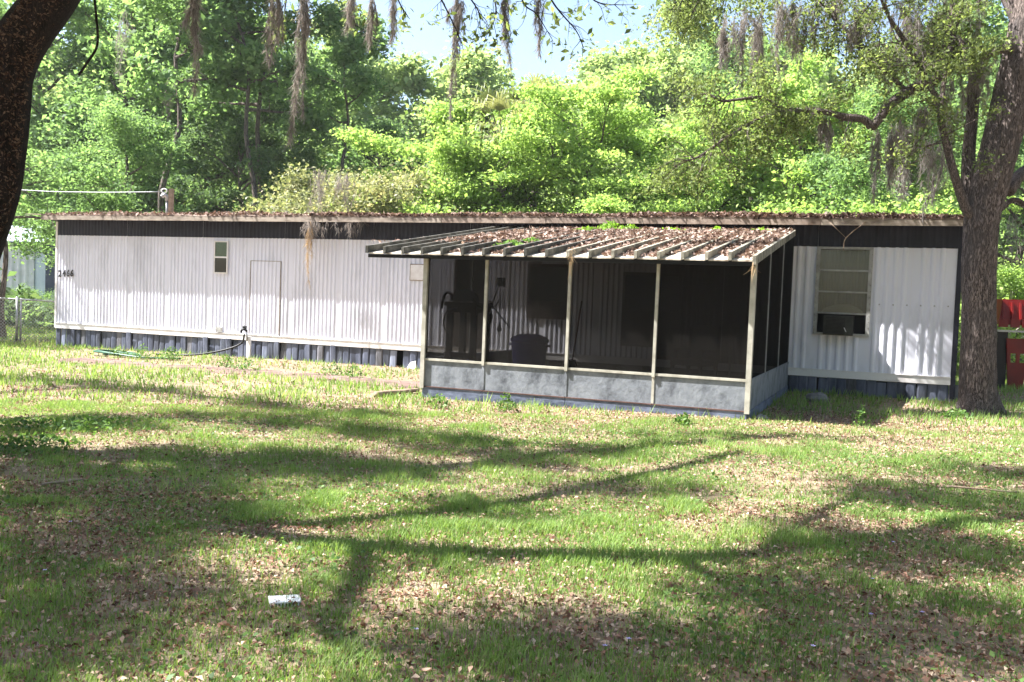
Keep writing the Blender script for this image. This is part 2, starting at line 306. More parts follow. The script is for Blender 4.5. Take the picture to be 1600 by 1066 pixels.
# ------------------------------------------------------------------ the mobile home
HL = -20.856
def rib_sheet(x0, x1, z0, z1, p=.11, d=.016, y=0.):
    prof = []; x = math.ceil(x0 / p) * p
    prof.append((x0, y))
    while x < x1 - p:
        for fx, fy in ((.08, 0), (.30, -d), (.52, -d), (.74, 0)):
            xx = x + fx * p
            if x0 < xx < x1: prof.append((xx, y + fy))
        x += p
    prof.append((x1, y)); mb = MB()
    for (a, ya), (b, yb) in zip(prof[:-1], prof[1:]): mb.quad((a, ya, z0), (b, yb, z0), (b, yb, z1), (a, ya, z1))
    return mb
def home():
    rng = np.random.default_rng(5)
    t = thing('mobile_home', HO, -HA, 'long white ribbed mobile home with navy band under its roof', 'mobile home')
    W0, W1, WZ0, WZ1 = -2.30, -1.40, 1.09, 2.63
    mb = MB(); mb.box(HL, W0, .03, 4.2, .28, 3.05); mb.box(W1, 0, .03, 4.2, .28, 3.05); mb.box(W0, W1, .5, 4.2, .28, 3.05); mb.box(W0, W1, .03, .5, .28, WZ0); mb.box(W0, W1, .03, .5, WZ1, 3.05)
    mb.build('wall_core', M['trim'], t)
    xs = list(np.arange(HL, -7.7, 1.2)) + [-7.65]
    xs[-2:] = [-7.65] if xs[-1] - xs[-2] < .3 else xs[-2:]
    for a, b in zip(xs[:-1], xs[1:]): rib_sheet(a, b - .004, .41, 2.66, .105, .017, -rng.random() * .003).build('siding_panel', M['siding'], t)
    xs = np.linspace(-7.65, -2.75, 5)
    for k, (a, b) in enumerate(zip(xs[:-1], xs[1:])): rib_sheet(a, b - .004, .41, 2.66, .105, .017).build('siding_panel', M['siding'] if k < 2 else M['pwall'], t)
    for a, b, z0, z1 in ((-2.75, W0, .43, 2.66), (W0, W1, .43, WZ0), (W1, -.72, .43, 2.66), (-.716, -.01, .43, 2.66)): rib_sheet(a, b, z0, z1, .15, .02).build('siding_panel', M['siding'], t)
    xs = np.linspace(HL, 0, 10)
    for a, b in zip(xs[:-1], xs[1:]): rib_sheet(a, b - .003, 2.655, 3.06, .105, .010, -.008).build('band_panel', M['band'], t)
    for a, b in zip(xs[:-1], xs[1:]): MB().hexa([(a, -.02, .29), (b - .006, -.02, .29), (b - .006, .03, .29), (a, .03, .29), (a, -.026, .42), (b - .006, -.026, .42), (b - .006, .03, .43), (a, .03, .43)]).build('bottom_trim', M['trim'], t)
    for a, b in zip(xs[:-1], xs[1:]): MB().box(a, b - .006, -.035, -.018, .418, .43).build('drip_strip', M['trim'], t)
    MB().box(HL - .03, HL + .03, -.022, .05, .30, 3.0).build('corner_trim', M['trim'], t)
    MB().box(-.008, .075, -.02, .05, .05, 3.05).build('corner_trim', M['band'], t)['label'] = 'dark navy corner trim'
    # roof: a shallow bowed sheet with a beige drip edge in lengths
    n = 64; mb = MB(); xs2 = np.linspace(HL - .12, .12, n)
    top = lambda x, y: 3.15 + .16 * math.sin(math.pi * min(max((y + .36) / 4.76, 0), 1)) + .015 * math.sin(x * 1.3) + .012 * math.sin(x * 3.7 + 1)
    ys2 = (-.36, -.1, .4, 1.2, 2.1, 3.0, 3.8, 4.4)
    for i in range(n - 1):
        for a, b in zip(ys2[:-1], ys2[1:]):
            x, X = xs2[i], xs2[i + 1]; mb.quad((x, a, top(x, a)), (X, a, top(X, a)), (X, b, top(X, b)), (x, b, top(x, b)))
        x, X = xs2[i], xs2[i + 1]; mb.quad((x, -.36, 3.068), (X, -.36, 3.068), (X, -.36, top(X, -.36)), (x, -.36, top(x, -.36)))
        mb.quad((x, -.36, 3.068), (x, 4.4, 3.068), (X, 4.4, 3.068), (X, -.36, 3.068))
    for x in (xs2[0], xs2[-1]): mb.quad((x, -.36, 3.068), (x, 4.4, 3.068), (x, 4.4, 3.2), (x, -.36, 3.16))
    mb.build('roof', M['rusty'], t)
    xf = np.concatenate([[HL - .12], HL + np.array([2.3, 5.1, 8.2, 11.1, 13.4, 16.2, 18.6]), [.12]])
    for k, (a, b) in enumerate(zip(xf[:-1], xf[1:])):
        dz = rng.random() * .012; MB().box(a, b - .012, -.395, -.363, 3.02 - dz, 3.118 - dz).build('roof_edge', M['fascia'] if k not in (4, 5, 6) else M['rusty'], t)
    # lifted roof corner at the far end
    MB().hexa([(HL - .62, -.42, 3.15), (HL - .1, -.42, 3.13), (HL - .1, .9, 3.2), (HL - .5, .9, 3.2), (HL - .62, -.42, 3.165), (HL - .1, -.42, 3.16), (HL - .1, .9, 3.23), (HL - .5, .9, 3.22)]).build('roof_flap', M['rusty'], t)
    # skirting: upright strips, some slipped, one missing
    pr = [(0, 0), (.03, -.012), (.14, -.012), (.165, 0)]; mb = MB()
    for (a, ya), (b, yb) in zip(pr[:-1], pr[1:]): mb.quad((a, ya, 0), (b, yb, 0), (b, yb, .56), (a, ya, .56))
    mes = []
    for q in ('skirt', 'skirtd', 'skirtl', 'skirtg'): me = mb.mesh('skirt_panel'); me.materials.append(M[q]); mes.append(me)
    x = HL
    gap = hp(622, 560)[0]
    while x < -.02:
        if not (abs(x + .08 - gap) < .12 or (-7.5 < x < -2.9)):
            o = link('skirt_panel', mes[rng.choice(4, p=[.6, .26, .05, .09])], None, t); slip = rng.random() < .13
            o.location = (x, .012 + rng.random() * .01, -.26 + (0 if not slip else -.05 * rng.random())); o.rotation_euler = (rng.normal() * .03, (rng.normal() * .05 if slip else rng.normal() * .008), rng.normal() * .035)
        x += .168
    MB().box(HL + .05, -.05, .5, .6, -.3, .28).build('crawl_space', M['dark'], t)
    # torn skirting sheet by the porch
    a = hp(636, 575); b = hp(656, 585)
    MB().hexa([(a[0], -.02, -.1), (b[0], -.22, -.1), (b[0], -.1, -.1), (a[0], .02, -.1), (a[0] + .1, -.06, .03), (b[0] - .05, -.13, .07), (b[0] - .05, -.11, .08), (a[0] + .1, -.03, .04)]).build('torn_skirt', M['white'], t)
    # small sash window
    wa = hp(336.8, 376.6); wb = hp(357, 428); x0, x1, z1, z0 = wa[0], wb[0], wa[2], wb[2]; zm = (z0 + z1) / 2
    mb = MB(); fw = .028
    mb.box(x0, x1, -.05, -.02, z0, z0 + fw); mb.box(x0, x1, -.05, -.02, z1 - fw, z1); mb.box(x0, x0 + fw, -.049, -.02, z0 + fw, z1 - fw); mb.box(x1 - fw, x1, -.049, -.02, z0 + fw, z1 - fw); mb.box(x0 + fw, x1 - fw, -.046, -.02, zm - .018, zm + .018)
    wf = mb.build('window_frame', M['trim'], t)
    MB().box(x0 + .02, x1 - .02, -.026, -.018, z0 + .02, z1 - .02).build('window_recess', M['dark'], wf)
    MB().box(x0 + fw, x1 - fw, -.036, -.033, zm + .018, z1 - fw).build('pane', M['glass_g'], wf); MB().box(x0 + fw, x1 - fw, -.036, -.033, z0 + fw, zm - .018).build('pane', M['glass_d'], wf)
    # large window with three lights over an open bay
    x0, x1, z0, z1 = W0, W1, WZ0, WZ1; mb = MB(); fw = .035
    mb.box(x0 - .03, x0 + fw, -.055, .06, z0 - .03, z1 + .02); mb.box(x1 - fw, x1 + .03, -.055, .06, z0 - .03, z1 + .02); mb.box(x0 + fw, x1 - fw, -.055, .06, z1 - .02, z1 + .02); mb.box(x0 + fw, x1 - fw, -.06, .06, z0 - .03, z0 + .012)
    wf = mb.build('window_frame', M['alu'], t); zz = [z0 + .37, z0 + .37 + .385, z0 + .37 + .77, z1 - .02]
    for k in range(3):
        MB().box(x0 + fw, x1 - fw, -.045, -.005, zz[k] - .014, zz[k] + .014).build('glazing_bar', M['alu'], wf)
        MB().box(x0 + fw, x1 - fw, -.024, -.020, zz[k] + .014, zz[k + 1] - .014).build('pane', M['glass_w'], wf)
    mb = MB(); m_ = 40
    for i in range(m_):
        fx = lambda q: x0 - .02 + (x1 - x0 + .04) * q / m_; fy = lambda q: .16 + .02 * math.sin(q * .9) + .012 * math.sin(q * 2.1)
        mb.quad((fx(i), fy(i), zz[0] - .02), (fx(i + 1), fy(i + 1), zz[0] - .02), (fx(i + 1), fy(i + 1), z1), (fx(i), fy(i), z1))
    mb.build('curtain', M['curtain'], wf)
    mb = MB(); cx = (x0 + x1) / 2                                        # slumped pale cloth behind the lowest light
    prof = [(-.36, 0), (-.30, .06), (-.12, .13), (.1, .14), (.28, .08), (.36, 0)]
    for (a, za), (b, zb) in zip(prof[:-1], prof[1:]): mb.hexa([(cx + a, .06, zz[0] + .02), (cx + b, .06, zz[0] + .02), (cx + b, .12, zz[0] + .02), (cx + a, .12, zz[0] + .02), (cx + a, .07, zz[0] + .03 + za), (cx + b, .07, zz[0] + .03 + zb), (cx + b, .12, zz[0] + .03 + zb), (cx + a, .12, zz[0] + .03 + za)])
    mb.build('slumped_cloth', M['white'], wf)
    MB().box(x0, x1, .30, .32, z0, z1).build('window_recess', M['dark'], wf)
    mb = MB()
    for z in np.arange(z0, z1, .11):
        for xx in (x0 - .015, x1 + .015): mb.box(xx - .006, xx + .006, -.060, -.054, z, z + .012)
    mb.build('frame_screws', M['dark'], wf)
    for q in range(6):
        p = hp(1374 + q * 21.5, 476 + q * .6); MB().box(p[0] - .012, p[0] + .012, -.03, -.018, p[2] - .012, p[2] + .012).build('siding_screw', M['grey'], t)
    # access hatch, cover plate, vent
    a = hp(393, 408); b = hp(436, 530); hz = .425
    h = rib_sheet(a[0], b[0], hz, a[2], .105, .017, -.014).build('access_door', M['siding'], t); h['label'] = 'ribbed access door flush with siding'
    mb = MB(); mb.box(a[0] - .012, a[0], -.026, 0, hz, a[2] + .01); mb.box(b[0], b[0] + .012, -.026, 0, hz, a[2] + .01); mb.box(a[0], b[0], -.026, 0, a[2], a[2] + .012); mb.build('door_edge', M['fascia'], h)
    a = hp(643, 414); b = hp(664, 438); MB().box(a[0], b[0], -.035, -.012, b[2], a[2]).build('cover_plate', M['trim'], t)
    mb = MB(); mb.box(a[0] - .02, b[0], -.030, -.010, a[2], a[2] + .02); mb.box(a[0] - .02, b[0], -.030, -.010, b[2] - .02, b[2]); mb.box(a[0] - .02, a[0], -.0302, -.010, b[2], a[2]); mb.build('plate_edge', M['fascia'], t)
    a = hp(339, 511); b = hp(348, 519); MB().box(a[0], b[0], -.04, -.01, b[2], a[2]).build('outlet_cover', M['alu'], t)
    # house number
    for ch, px in zip('2466', (94.8, 101.6, 107.6, 113.6)):
        c = bpy.data.curves.new('digit', 'FONT'); c.body = ch; c.size = .235; c.extrude = .006; c.align_x = 'CENTER'; c.offset = .004
        o = bpy.data.objects.new('tmp', c); me = bpy.data.meshes.new_from_object(o); bpy.data.objects.remove(o)
        p = hp(px, 432.0); d = link('digit', me, M['digit'], t); d.location = (p[0], -.032, p[2] - (.01 if ch == '2' else 0)); d.rotation_euler = (R(90), R(4), 0); d.scale = (.80, 1, 1)
    # window and door seen dimly through the porch screen
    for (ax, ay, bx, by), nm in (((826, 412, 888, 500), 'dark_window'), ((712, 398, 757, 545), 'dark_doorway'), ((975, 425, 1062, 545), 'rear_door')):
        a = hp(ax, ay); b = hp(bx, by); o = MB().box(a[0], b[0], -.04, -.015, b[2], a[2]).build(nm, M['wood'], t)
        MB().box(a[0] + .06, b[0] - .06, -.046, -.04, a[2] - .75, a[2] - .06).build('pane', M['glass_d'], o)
home()

t = thing('window_air_conditioner', hw(-1.89, -.16, 1.07), -HA, 'dark box air conditioner stuck in open foot of large window', 'air conditioner')
MB().box(-.25, .25, -.10, .38, 0, .345).build('housing', M['ac'], t)
MB().box(-.235, .235, -.112, -.10, .015, .33).build('front_frame', M['ac'], t)
for k in range(12): MB().box(-.21, .12, -.124, -.113, .035 + k * .024, .046 + k * .024).build('louvre', M['acg'], t)
MB().hexa([(.13, -.126, .07), (.15, -.126, .06), (.15, -.113, .06), (.13, -.113, .07), (.10, -.126, .14), (.115, -.126, .14), (.115, -.113, .14), (.10, -.113, .14)]).build('sticker', M['white'], t)

# ------------------------------------------------------------------ the screened porch
PX0, PX1, PY, PZ0, ZR, ZT = -7.645, -2.738, -5.10, -.10, .50, 2.13
def roofz(y): return ZT + .03 + (y - PY) * .150
def porch():
    rng = np.random.default_rng(8)
    t = thing('screened_porch', HO, -HA, 'screened porch with blue-grey kick panels built onto mobile home', 'porch')
    MB().box(PX0 + .04, PX1 - .04, PY + .04, -.05, .02, .10).build('deck', M['deck'], t)
    fx = [PX0, hp(758, 500, PY)[0], hp(888, 500, PY)[0], hp(1025, 500, PY)[0], PX1]
    sy = [PY, PY * 2 / 3, PY / 3, -.03]
    for k in range(4):
        a, b = fx[k] + .004, fx[k + 1] - .004
        MB().box(a, b, PY, PY + .025, .10, ZR).build('kick_panel', M['kick'], t)
        MB().box(a, b, PY - .012, PY + .04, -.16, .088 + rng.random() * .004).build('base_board', M['base'], t)
        MB().box(a, b, PY - .02, PY + .03, .090, .106).build('brown_strip', M['brown'], t)
        MB().box(a + .02, b - .02, PY - .016, PY + .035, ZR, ZR + .034).build('rail', M['post'], t)
        MB().box(a + .02, b - .02, PY + .012, PY + .0135, ZR + .034, ZT - .02).build('screen', M['screen'], t)
        MB().box(a, b, PY - .01, PY + .03, ZT - .05, ZT).build('header', M['dark'], t)
    for k, x in enumerate(fx):
        wd = .021 if 0 < k < 4 else .034
        lo = ZR + .05 if 0 < k < 4 else -.05
        if 0 < k < 4:
            MB().hexa([(x - wd, PY - .03, ZR - .02), (x + wd, PY - .03, ZR - .02), (x + wd, PY + .03, ZR - .02), (x - wd, PY + .03, ZR - .02), (x - wd + .005, PY - .03, ZT), (x + wd + .005, PY - .03, ZT), (x + wd + .005, PY + .03, ZT), (x - wd + .005, PY + .03, ZT)]).build('post', M['post'], t)
            MB().box(x - .018, x + .018, PY - .008, PY, .11, ZR - .02).build('panel_batten', M['kick'] if k < 3 else M['post'], t)
        else: MB().box(x - wd, x + wd, PY - .035, PY + .06, lo + .12, ZT).build('post', M['post'], t)
    for x, sm in ((PX0, 'screeno'), (PX1, 'screen')):
        for k in range(3):
            a, b = sy[k] + .06 * (k == 0) + .004, sy[k + 1] - .004
            MB().box(x - .012, x + .012, a, b, .10, ZR).build('kick_panel', M['kick'], t)
            MB().box(x - .03, x + .026, a, b, -.16, .095).build('base_board', M['base'], t)
            MB().box(x - .018, x + .018, a, b, ZR, ZR + .03).build('rail', M['kick'], t)
            zb = roofz(b) - .05; za = roofz(a) - .05
            MB().hexa([(x - .0008, a, ZR + .03), (x + .0008, a, ZR + .03), (x + .0008, b, ZR + .03), (x - .0008, b, ZR + .03), (x - .0008, a, za), (x + .0008, a, za), (x + .0008, b, zb), (x - .0008, b, zb)]).build('screen', M[sm], t)
            if k: MB().box(x - .014, x + .014, sy[k] - .014, sy[k] + .014, ZR + .03, roofz(sy[k]) - .03).build('mullion', M['grey'], t)
    # roof: pans between standing ribs
    Y0, Y1 = PY - .24, -.06
    fr = [573, 600.5, 629, 659, 690, 722, 755, 788, 820.5, 853.5, 887, 921.5, 957, 992.5, 1028.5, 1066, 1103.5, 1140, 1178]
    rx = [hp(p, 383 + (p - 573) * .047, Y0)[0] for p in fr]
    za, zb = roofz(Y0), roofz(Y1)
    for k, x in enumerate(rx[:-1]):
        h = .085 + .02 * rng.random(); wd = .022; dx = -.01 + .02 * rng.random()
        MB().hexa([(x - wd, Y0, za - .01), (x + wd, Y0, za - .01), (x + wd + dx, Y1, zb - .01), (x - wd + dx, Y1, zb - .01), (x - wd, Y0, za + h), (x + wd, Y0, za + h), (x + wd + dx, Y1, zb + h * .7), (x - wd + dx, Y1, zb + h * .7)]).build('roof_rib', M['rib'] if k < 10 else M['ribclean'], t)
        a, b = x + wd + .002, rx[k + 1] - wd - .002
        o = MB().hexa([(a, Y0 + .03, za - .02), (b, Y0 + .03, za - .02), (b, Y1, zb - .02), (a, Y1, zb - .02), (a, Y0 + .03, za), (b, Y0 + .03, za), (b, Y1, zb), (a, Y1, zb)]).build('roof_pan', M['pan'], t)
    x = rx[-1]
    MB().hexa([(x - .02, Y0 - .02, za - .06), (x + .03, Y0 - .02, za - .06), (x + .03, Y1 - .36, zb - .10), (x - .02, Y1 - .36, zb - .10), (x - .02, Y0 - .02, za + .06), (x + .03, Y0 - .02, za + .06), (x + .03, Y1 - .36, zb + .0), (x - .02, Y1 - .36, zb + .0)]).build('side_gutter', M['ribclean'], t)
    MB().box(rx[0], rx[-1], Y0 + .05, Y0 + .09, za - .075, za - .022).build('front_beam', M['dark'], t)
    # leaves and twigs caught on the two roofs
    P = []; S = []
    N = 26000; u = rng.random(N); v = rng.random(N) ** .75
    xx = rx[0] + (rx[-1] - rx[0]) * u; yy = Y0 + .05 + (Y1 - .34 - Y0) * v
    frac = (xx - rx[0]) / (rx[-1] - rx[0])
    keep = (fbm(xx * 1.3, yy * .7, 40, 3) + .55 * v + .25 * frac > .62) & (rng.random(N) < np.clip(frac * 3.5 + .1 * 0 - .35, 0, 1))
    xx, yy = xx[keep], yy[keep]; zz = ZT + .03 + (yy - PY) * .150 + .01 + .07 * rng.random(len(xx)) * np.clip((yy - Y0) / 2.5, .25, 1)
    P.append(np.stack([xx, yy, zz], 1))
    N = 2200; xx = rng.normal(-7.2, .75, N); yy = rng.normal(-3.3, .35, N); P.append(np.stack([xx, yy, ZT + .04 + (yy - PY) * .150 + .16 * rng.random(N) * np.exp(-((xx + 7.2) / .9) ** 2)], 1))
    P = np.concatenate(P); V, F = leaf_quads(P, .075, rng, .7, .55)
    V = V @ np.stack([HEX, HEY, [0, 0, 1]]) + HO
    tag(link('roof_leaf_litter', np_mesh('roof_leaf_litter', V, [F], rng.random(len(P))), M['rlitter']), 'drift of brown dead leaves lying on porch roof pans', 'leaf litter', kind='stuff')
    N = 15000; xx = HL + (-HL + .1) * rng.random(N); yy = -.40 + .8 * rng.random(N) ** 1.5
    hgt = .03 + .085 * fbm(xx * .9, xx * 0, 9, 3) * np.clip((xx - HL) / 3 + .2, .2, 1)
    keep = rng.random(N) < .35 + .65 * (xx > -13); xx, yy, hgt = xx[keep], yy[keep], hgt[keep]
    P = np.stack([xx, yy, 3.15 + .10 * np.clip(yy, 0, 1) + hgt * rng.random(len(xx))], 1); V, F = leaf_quads(P, .085, rng, .8, .5); V = V @ np.stack([HEX, HEY, [0, 0, 1]]) + HO
    tag(link('roof_leaf_litter', np_mesh('roof_leaf_litter', V, [F], rng.random(len(P)) * .8), M['rlitter']), 'thin line of dead leaves along front edge of mobile home roof', 'leaf litter', kind='stuff')
    return rx
RIBX = porch()

# ------------------------------------------------------------------ things in the porch
def hthing(name, x, y, z, label, cat, group=None, rz=0.): return thing(name, hw(x, y, z), -HA + rz, label, cat, group)
b0 = hp(668, 470, -4.3); b1 = hp(756, 470, -4.3)
b0[0] = max(b0[0], PX0 + .12); wbench = b1[0] - b0[0]
t = hthing('work_bench', b0[0], -4.3, .10, 'dark wooden bench frame with open back inside porch corner', 'bench')
zt = b0[2] - .10
for x in (.0, wbench - .09):
    for y in (-.25, .25): MB().box(x, x + .09, y - .04, y + .04, 0, zt - .06).build('leg', M['wood'], t)
MB().box(-.03, wbench + .03, -.32, .32, zt - .06, zt).build('top', M['wood'], t)
MB().box(0, wbench, -.30, -.27, .0, .40).build('lower_panel', M['wood'], t)
MB().box(0, wbench, -.32, -.26, .44, .52).build('cross_rail', M['wood'], t)
MB().box(.02, wbench - .02, -.30, .30, zt - .16, zt - .062).build('apron', M['wood'], t)
MB().box(wbench * .42, wbench * .5, .2, .26, .5, zt - .16).build('back_post', M['wood'], t)
MB().box(wbench * .42, wbench - .09, .2, .26, zt - .42, zt - .34).build('back_rail', M['wood'], t)
c = hp(718, 470, -4.3)
t = hthing('round_seat_back', c[0], -4.1, c[2], 'black domed seat back resting on porch bench', 'seat')
mb = MB(); prof = [(.24 * math.cos(a), .19 * math.sin(a)) for a in np.linspace(0, math.pi, 16)]
for (a, za), (b, zb) in zip(prof[:-1], prof[1:]): mb.hexa([(a, -.04, 0), (b, -.04, 0), (b, .04, 0), (a, .04, 0), (a, -.04, za), (b, -.04, zb), (b, .04, zb), (a, .04, za)])
mb.build('pad', M['black'], t); MB().box(-.26, .26, -.03, .03, -.005, .02).build('foot', M['black'], t)
def wire(name, pts, r, m, label, cat, n=8, parent=None):
    o = MB().tube(spline(pts, 8), r, n).build(name, m, parent, True)
    if label: tag(o, label, cat)
    return o
H = lambda px, py, y: (lambda q: hw(*q))(hp(px, py, y))
wire('black_hose', [H(690, 482, -4.65), H(692, 470, -4.65), H(697, 458, -4.65), H(705, 460, -4.62), H(706, 470, -4.6)], .022, M['black'], 'short black hose looped over left end of porch bench', 'hose')
wire('looped_cable', [H(713, 481, -4.7), H(698, 487, -4.7), H(693, 505, -4.7), H(696, 515, -4.7), H(708, 526, -4.65)], .014, M['black'], 'black cable drooping in front of open bench', 'cable')
wire('flex_hose', [H(741, 465, -4.7), H(748, 478, -4.7), H(760, 486, -4.65), H(767, 492, -4.6), H(766, 505, -4.6)], .03, M['black'], 'thick dark hose hanging from right end of porch bench', 'hose')
t = thing('hanging_tool', H(783, 440, -2.6), -HA, 'black box and cords hanging behind second porch bay', 'tool')
inv = np.linalg.inv(np.stack([HEX, HEY, [0, 0, 1]]).T)
rel = lambda px, py, y: inv @ (H(px, py, y) - H(783, 440, -2.6))
p = rel(783, 441, -2.6); MB().box(p[0] - .06, p[0] + .06, -.05, .05, p[2] - .08, p[2] + .08).build('box', M['black'], t)
MB().tube(spline([rel(779, 449, -2.6), rel(774, 462, -2.6), rel(769, 472, -2.6), rel(764, 470, -2.6)], 5), .014, 6).build('cord', M['black'], t, True)
MB().tube(spline([rel(780, 470, -2.6), rel(774, 478, -2.6), rel(766, 484, -2.6)], 5), .012, 6).build('cord', M['black'], t, True)
for px in (781, 786): MB().tube([rel(px, 455, -2.6), rel(px, 483, -2.6)], .009, 6).build('rod', M['black'], t)
MB().tube([rel(766, 474, -2.6), rel(797, 513, -2.6)], .014, 6).build('handle', M['black'], t)
MB().lathe([(.004, .16), (.03, .08), (.05, .02), (.03, -.02)], 10, tuple(rel(780, 517, -2.6))).build('bulb', M['black'], t, True)
p = hp(826, 575, -2.7)
t = hthing('plastic_bin', p[0], -2.7, .10, 'round navy plastic bin with domed lid inside second porch bay', 'bin')
MB().lathe([(.24, 0), (.27, .1), (.31, .62), (.315, .66)], 28).build('tub', M['blue'], t, True)
MB().lathe([(.335, .655), (.34, .70), (.30, .74), (.18, .785), (.02, .80)], 28).build('lid', M['blue'], t, True)
for s in (-1, 1): MB().box(s * .33 - .03, s * .33 + .03, -.06, .06, .58, .62).build('handle', M['blue'], t)
p = hp(897, 490, -1.0)
t = hthing('leaning_broom', p[0], -1.0, .10, 'dark red handled broom leaning behind third porch bay', 'broom')
MB().tube([(0, 0, .25), (.06, .25, 1.4)], .016, 8).build('handle', M['red'], t, True)
MB().hexa([(-.14, -.03, 0), (.14, -.03, 0), (.14, .03, 0), (-.14, .03, 0), (-.06, -.02, .28), (.06, -.02, .28), (.06, .03, .28), (-.06, .03, .28)]).build('bristles', M['wood'], t)
p = hp(1085, 560, -1.6)
t = hthing('porch_chair', p[0], -1.6, .10, 'black high backed chair barely visible in last porch bay', 'chair', rz=R(-20))
MB().box(-.30, .30, -.30, .30, .36, .46).build('seat', M['black'], t); MB().hexa([(-.30, .26, .44), (.30, .26, .44), (.30, .36, .44), (-.30, .36, .44), (-.22, .40, 1.05), (.22, .40, 1.05), (.22, .47, 1.05), (-.22, .47, 1.05)]).build('backrest', M['black'], t)
for x in (-.3, .25):
    MB().box(x, x + .05, -.3, .3, .60, .65).build('armrest', M['black'], t)
    for y in (-.28, .24): MB().box(x, x + .05, y, y + .05, 0, .60).build('leg', M['black'], t)
p = hp(1150, 560, -1.4)
t = hthing('floor_stand', p[0] - .1, -1.4, .10, 'thin dark stand near right end of porch', 'stand')
MB().tube([(0, 0, 0), (0, 0, 1.15)], .016, 8).build('pole', M['wood'], t, True); MB().lathe([(.17, 0), (.17, .02), (.03, .05)], 16).build('base', M['wood'], t, True); MB().lathe([(.03, 1.12), (.09, 1.16), (.06, 1.24)], 12).build('head', M['black'], t, True)

# ------------------------------------------------------------------ yard things
wire('green_hose_coil', [hw(-17.6, -1.55, -.10), hw(-17.2, -1.95, -.10), hw(-16.6, -1.7, -.09), hw(-17.3, -1.45, -.08), hw(-17.7, -1.8, -.06), hw(-16.9, -2.05, -.06), hw(-16.4, -1.75, -.1), hw(-17.2, -1.3, -.07), hw(-17.5, -1.9, -.03), hw(-16.2, -2.0, -.1), hw(-15.4, -1.6, -.1)], .02, M['hose'], 'green garden hose lying in loose coils below left wall', 'hose')
a = hp(385, 526, -.12)
t = thing('standpipe', hw(hp(395, 560)[0], -.16, gz(*hw(hp(395, 560)[0], -.16)[:2])), -HA, 'pale water standpipe with black tap against skirting', 'standpipe')
MB().box(-.045, .045, -.03, .03, -.05, .50).build('post', M['white'], t); MB().tube([(-.02, -.05, .40), (-.02, -.05, .62)], .018, 8).build('pipe', M['grey'], t, True)
MB().tube(spline([(-.02, -.05, .62), (-.06, -.09, .66), (-.12, -.12, .64), (-.13, -.12, .58)], 5), .026, 8).build('tap', M['black'], t, True); MB().box(-.10, -.02, -.11, -.06, .67, .74).build('tap_handle', M['black'], t)
x = hp(385, 540, -.2)[0]
wire('black_garden_hose', [hw(x, -.28, .44), hw(x - .08, -.3, .22), hw(x - .5, -.45, .04), hw(x - 1.1, -.7, -.08), hw(x - 2.0, -.9, -.11)], .022, M['black'], 'black hose hanging from standpipe tap to the ground', 'hose')
g = on_ground(445, 932); g[2] = gz(g[0], g[1])
t = thing('white_grate', g, R(18), 'flat sunlit white plastic grate lying in the grass', 'grate')
MB().box(-.075, .075, -.055, .055, .018, .024).build('plate', M['white'], t)
for k in range(9): MB().box(-.073 + k * .0165, -.067 + k * .0165, -.055, .055, .0, .0185).build('rib', M['white'], t)
def stick(px0, px1, r, label, m='oldwood', seed=0, dz=.02):
    rng = np.random.default_rng(seed); a = on_ground(*px0); b = on_ground(*px1); P = [a + (b - a) * k / 5 + rng.normal(size=3) * .012 for k in range(6)]
    for p in P: p[2] = gz(p[0], p[1]) + r + dz
    tag(MB().tube(spline(P, 3), [r * (1 - .4 * k / 15) for k in range(16)], 7).build('fallen_branch', M[m], None, True), label, 'branch')
stick((62, 752), (128, 742), .013, 'grey weathered branch lying in shaded grass at far left', 'oldwood', 1, .015)
stick((1478, 768), (1592, 778), .011, 'thin fallen branch lying in grass at right edge', 'oldwood', 2, .025)
stick((585, 614), (654, 607), .05, 'low log edging the sandy path beside porch corner', 'oldwood', 3, 0)
def stone(px, py, s, label, seed):
    rng = np.random.default_rng(seed); g = on_ground(px, py); mb = MB(); prof = [(s * .9, -.02), (s, s * .3), (s * .8, s * .65), (s * .35, s * .85)]; mb.lathe(prof, 9)
    mb.v = [(x * (1 + .3 * rng.random()), y * (.8 + .3 * rng.random()), z * (.8 + .4 * rng.random())) for x, y, z in mb.v]
    tag(mb.build('stone', M['stone'], None, False, (g[0], g[1], gz(g[0], g[1])), rng.random() * 6), label, 'stone')
stone(1276, 626, .17, 'grey stone in porch shadow below large window', 1)
stone(1190, 655, .08, 'small stone beside right corner of porch base', 2)

# ------------------------------------------------------------------ neighbour's home and chain-link fence at far left
def neighbour():
    g = at(82, 470, 36.); rz = R(-8)
    t = thing('neighbour_home', (g[0], g[1], -.1), rz, 'pale neighbouring home with bluish metal roof beyond the fence', 'house')
    rib_sheet(-7, -.75, 1.0, 2.9, .3, .03, -.04).build('siding', M['nwall'], t); MB().box(-7, 1.0, 0, 5, .0, 2.95).build('wall', M['npale'], t)
    MB().box(-7, -.75, -.06, -.02, .05, .92).build('skirting', M['nwall'], t); MB().box(-7, -.75, -.08, -.02, .92, 1.0).build('sill_strip', M['nblue'], t)
    MB().box(-.28, .5, -.05, -.002, .2, 2.85).build('door', M['nblue'], t); MB().box(-.75, -.28, -.04, -.002, .98, 1.04).build('trim_strip', M['nwall'], t)
    MB().box(-7.2, 1.2, -.12, -.05, 2.86, 3.0).build('gutter', M['nblue'], t)
    mb = MB()
    for k in range(28): x = -7.2 + k * .3; mb.hexa([(x, -.35, 3.0), (x + .27, -.35, 3.0), (x + .27, 2.5, 3.75), (x, 2.5, 3.75), (x, -.35, 3.03), (x + .27, -.35, 3.03), (x + .27, 2.5, 3.78), (x, 2.5, 3.78)])
    mb.build('roof', M['nroof'], t)
neighbour()
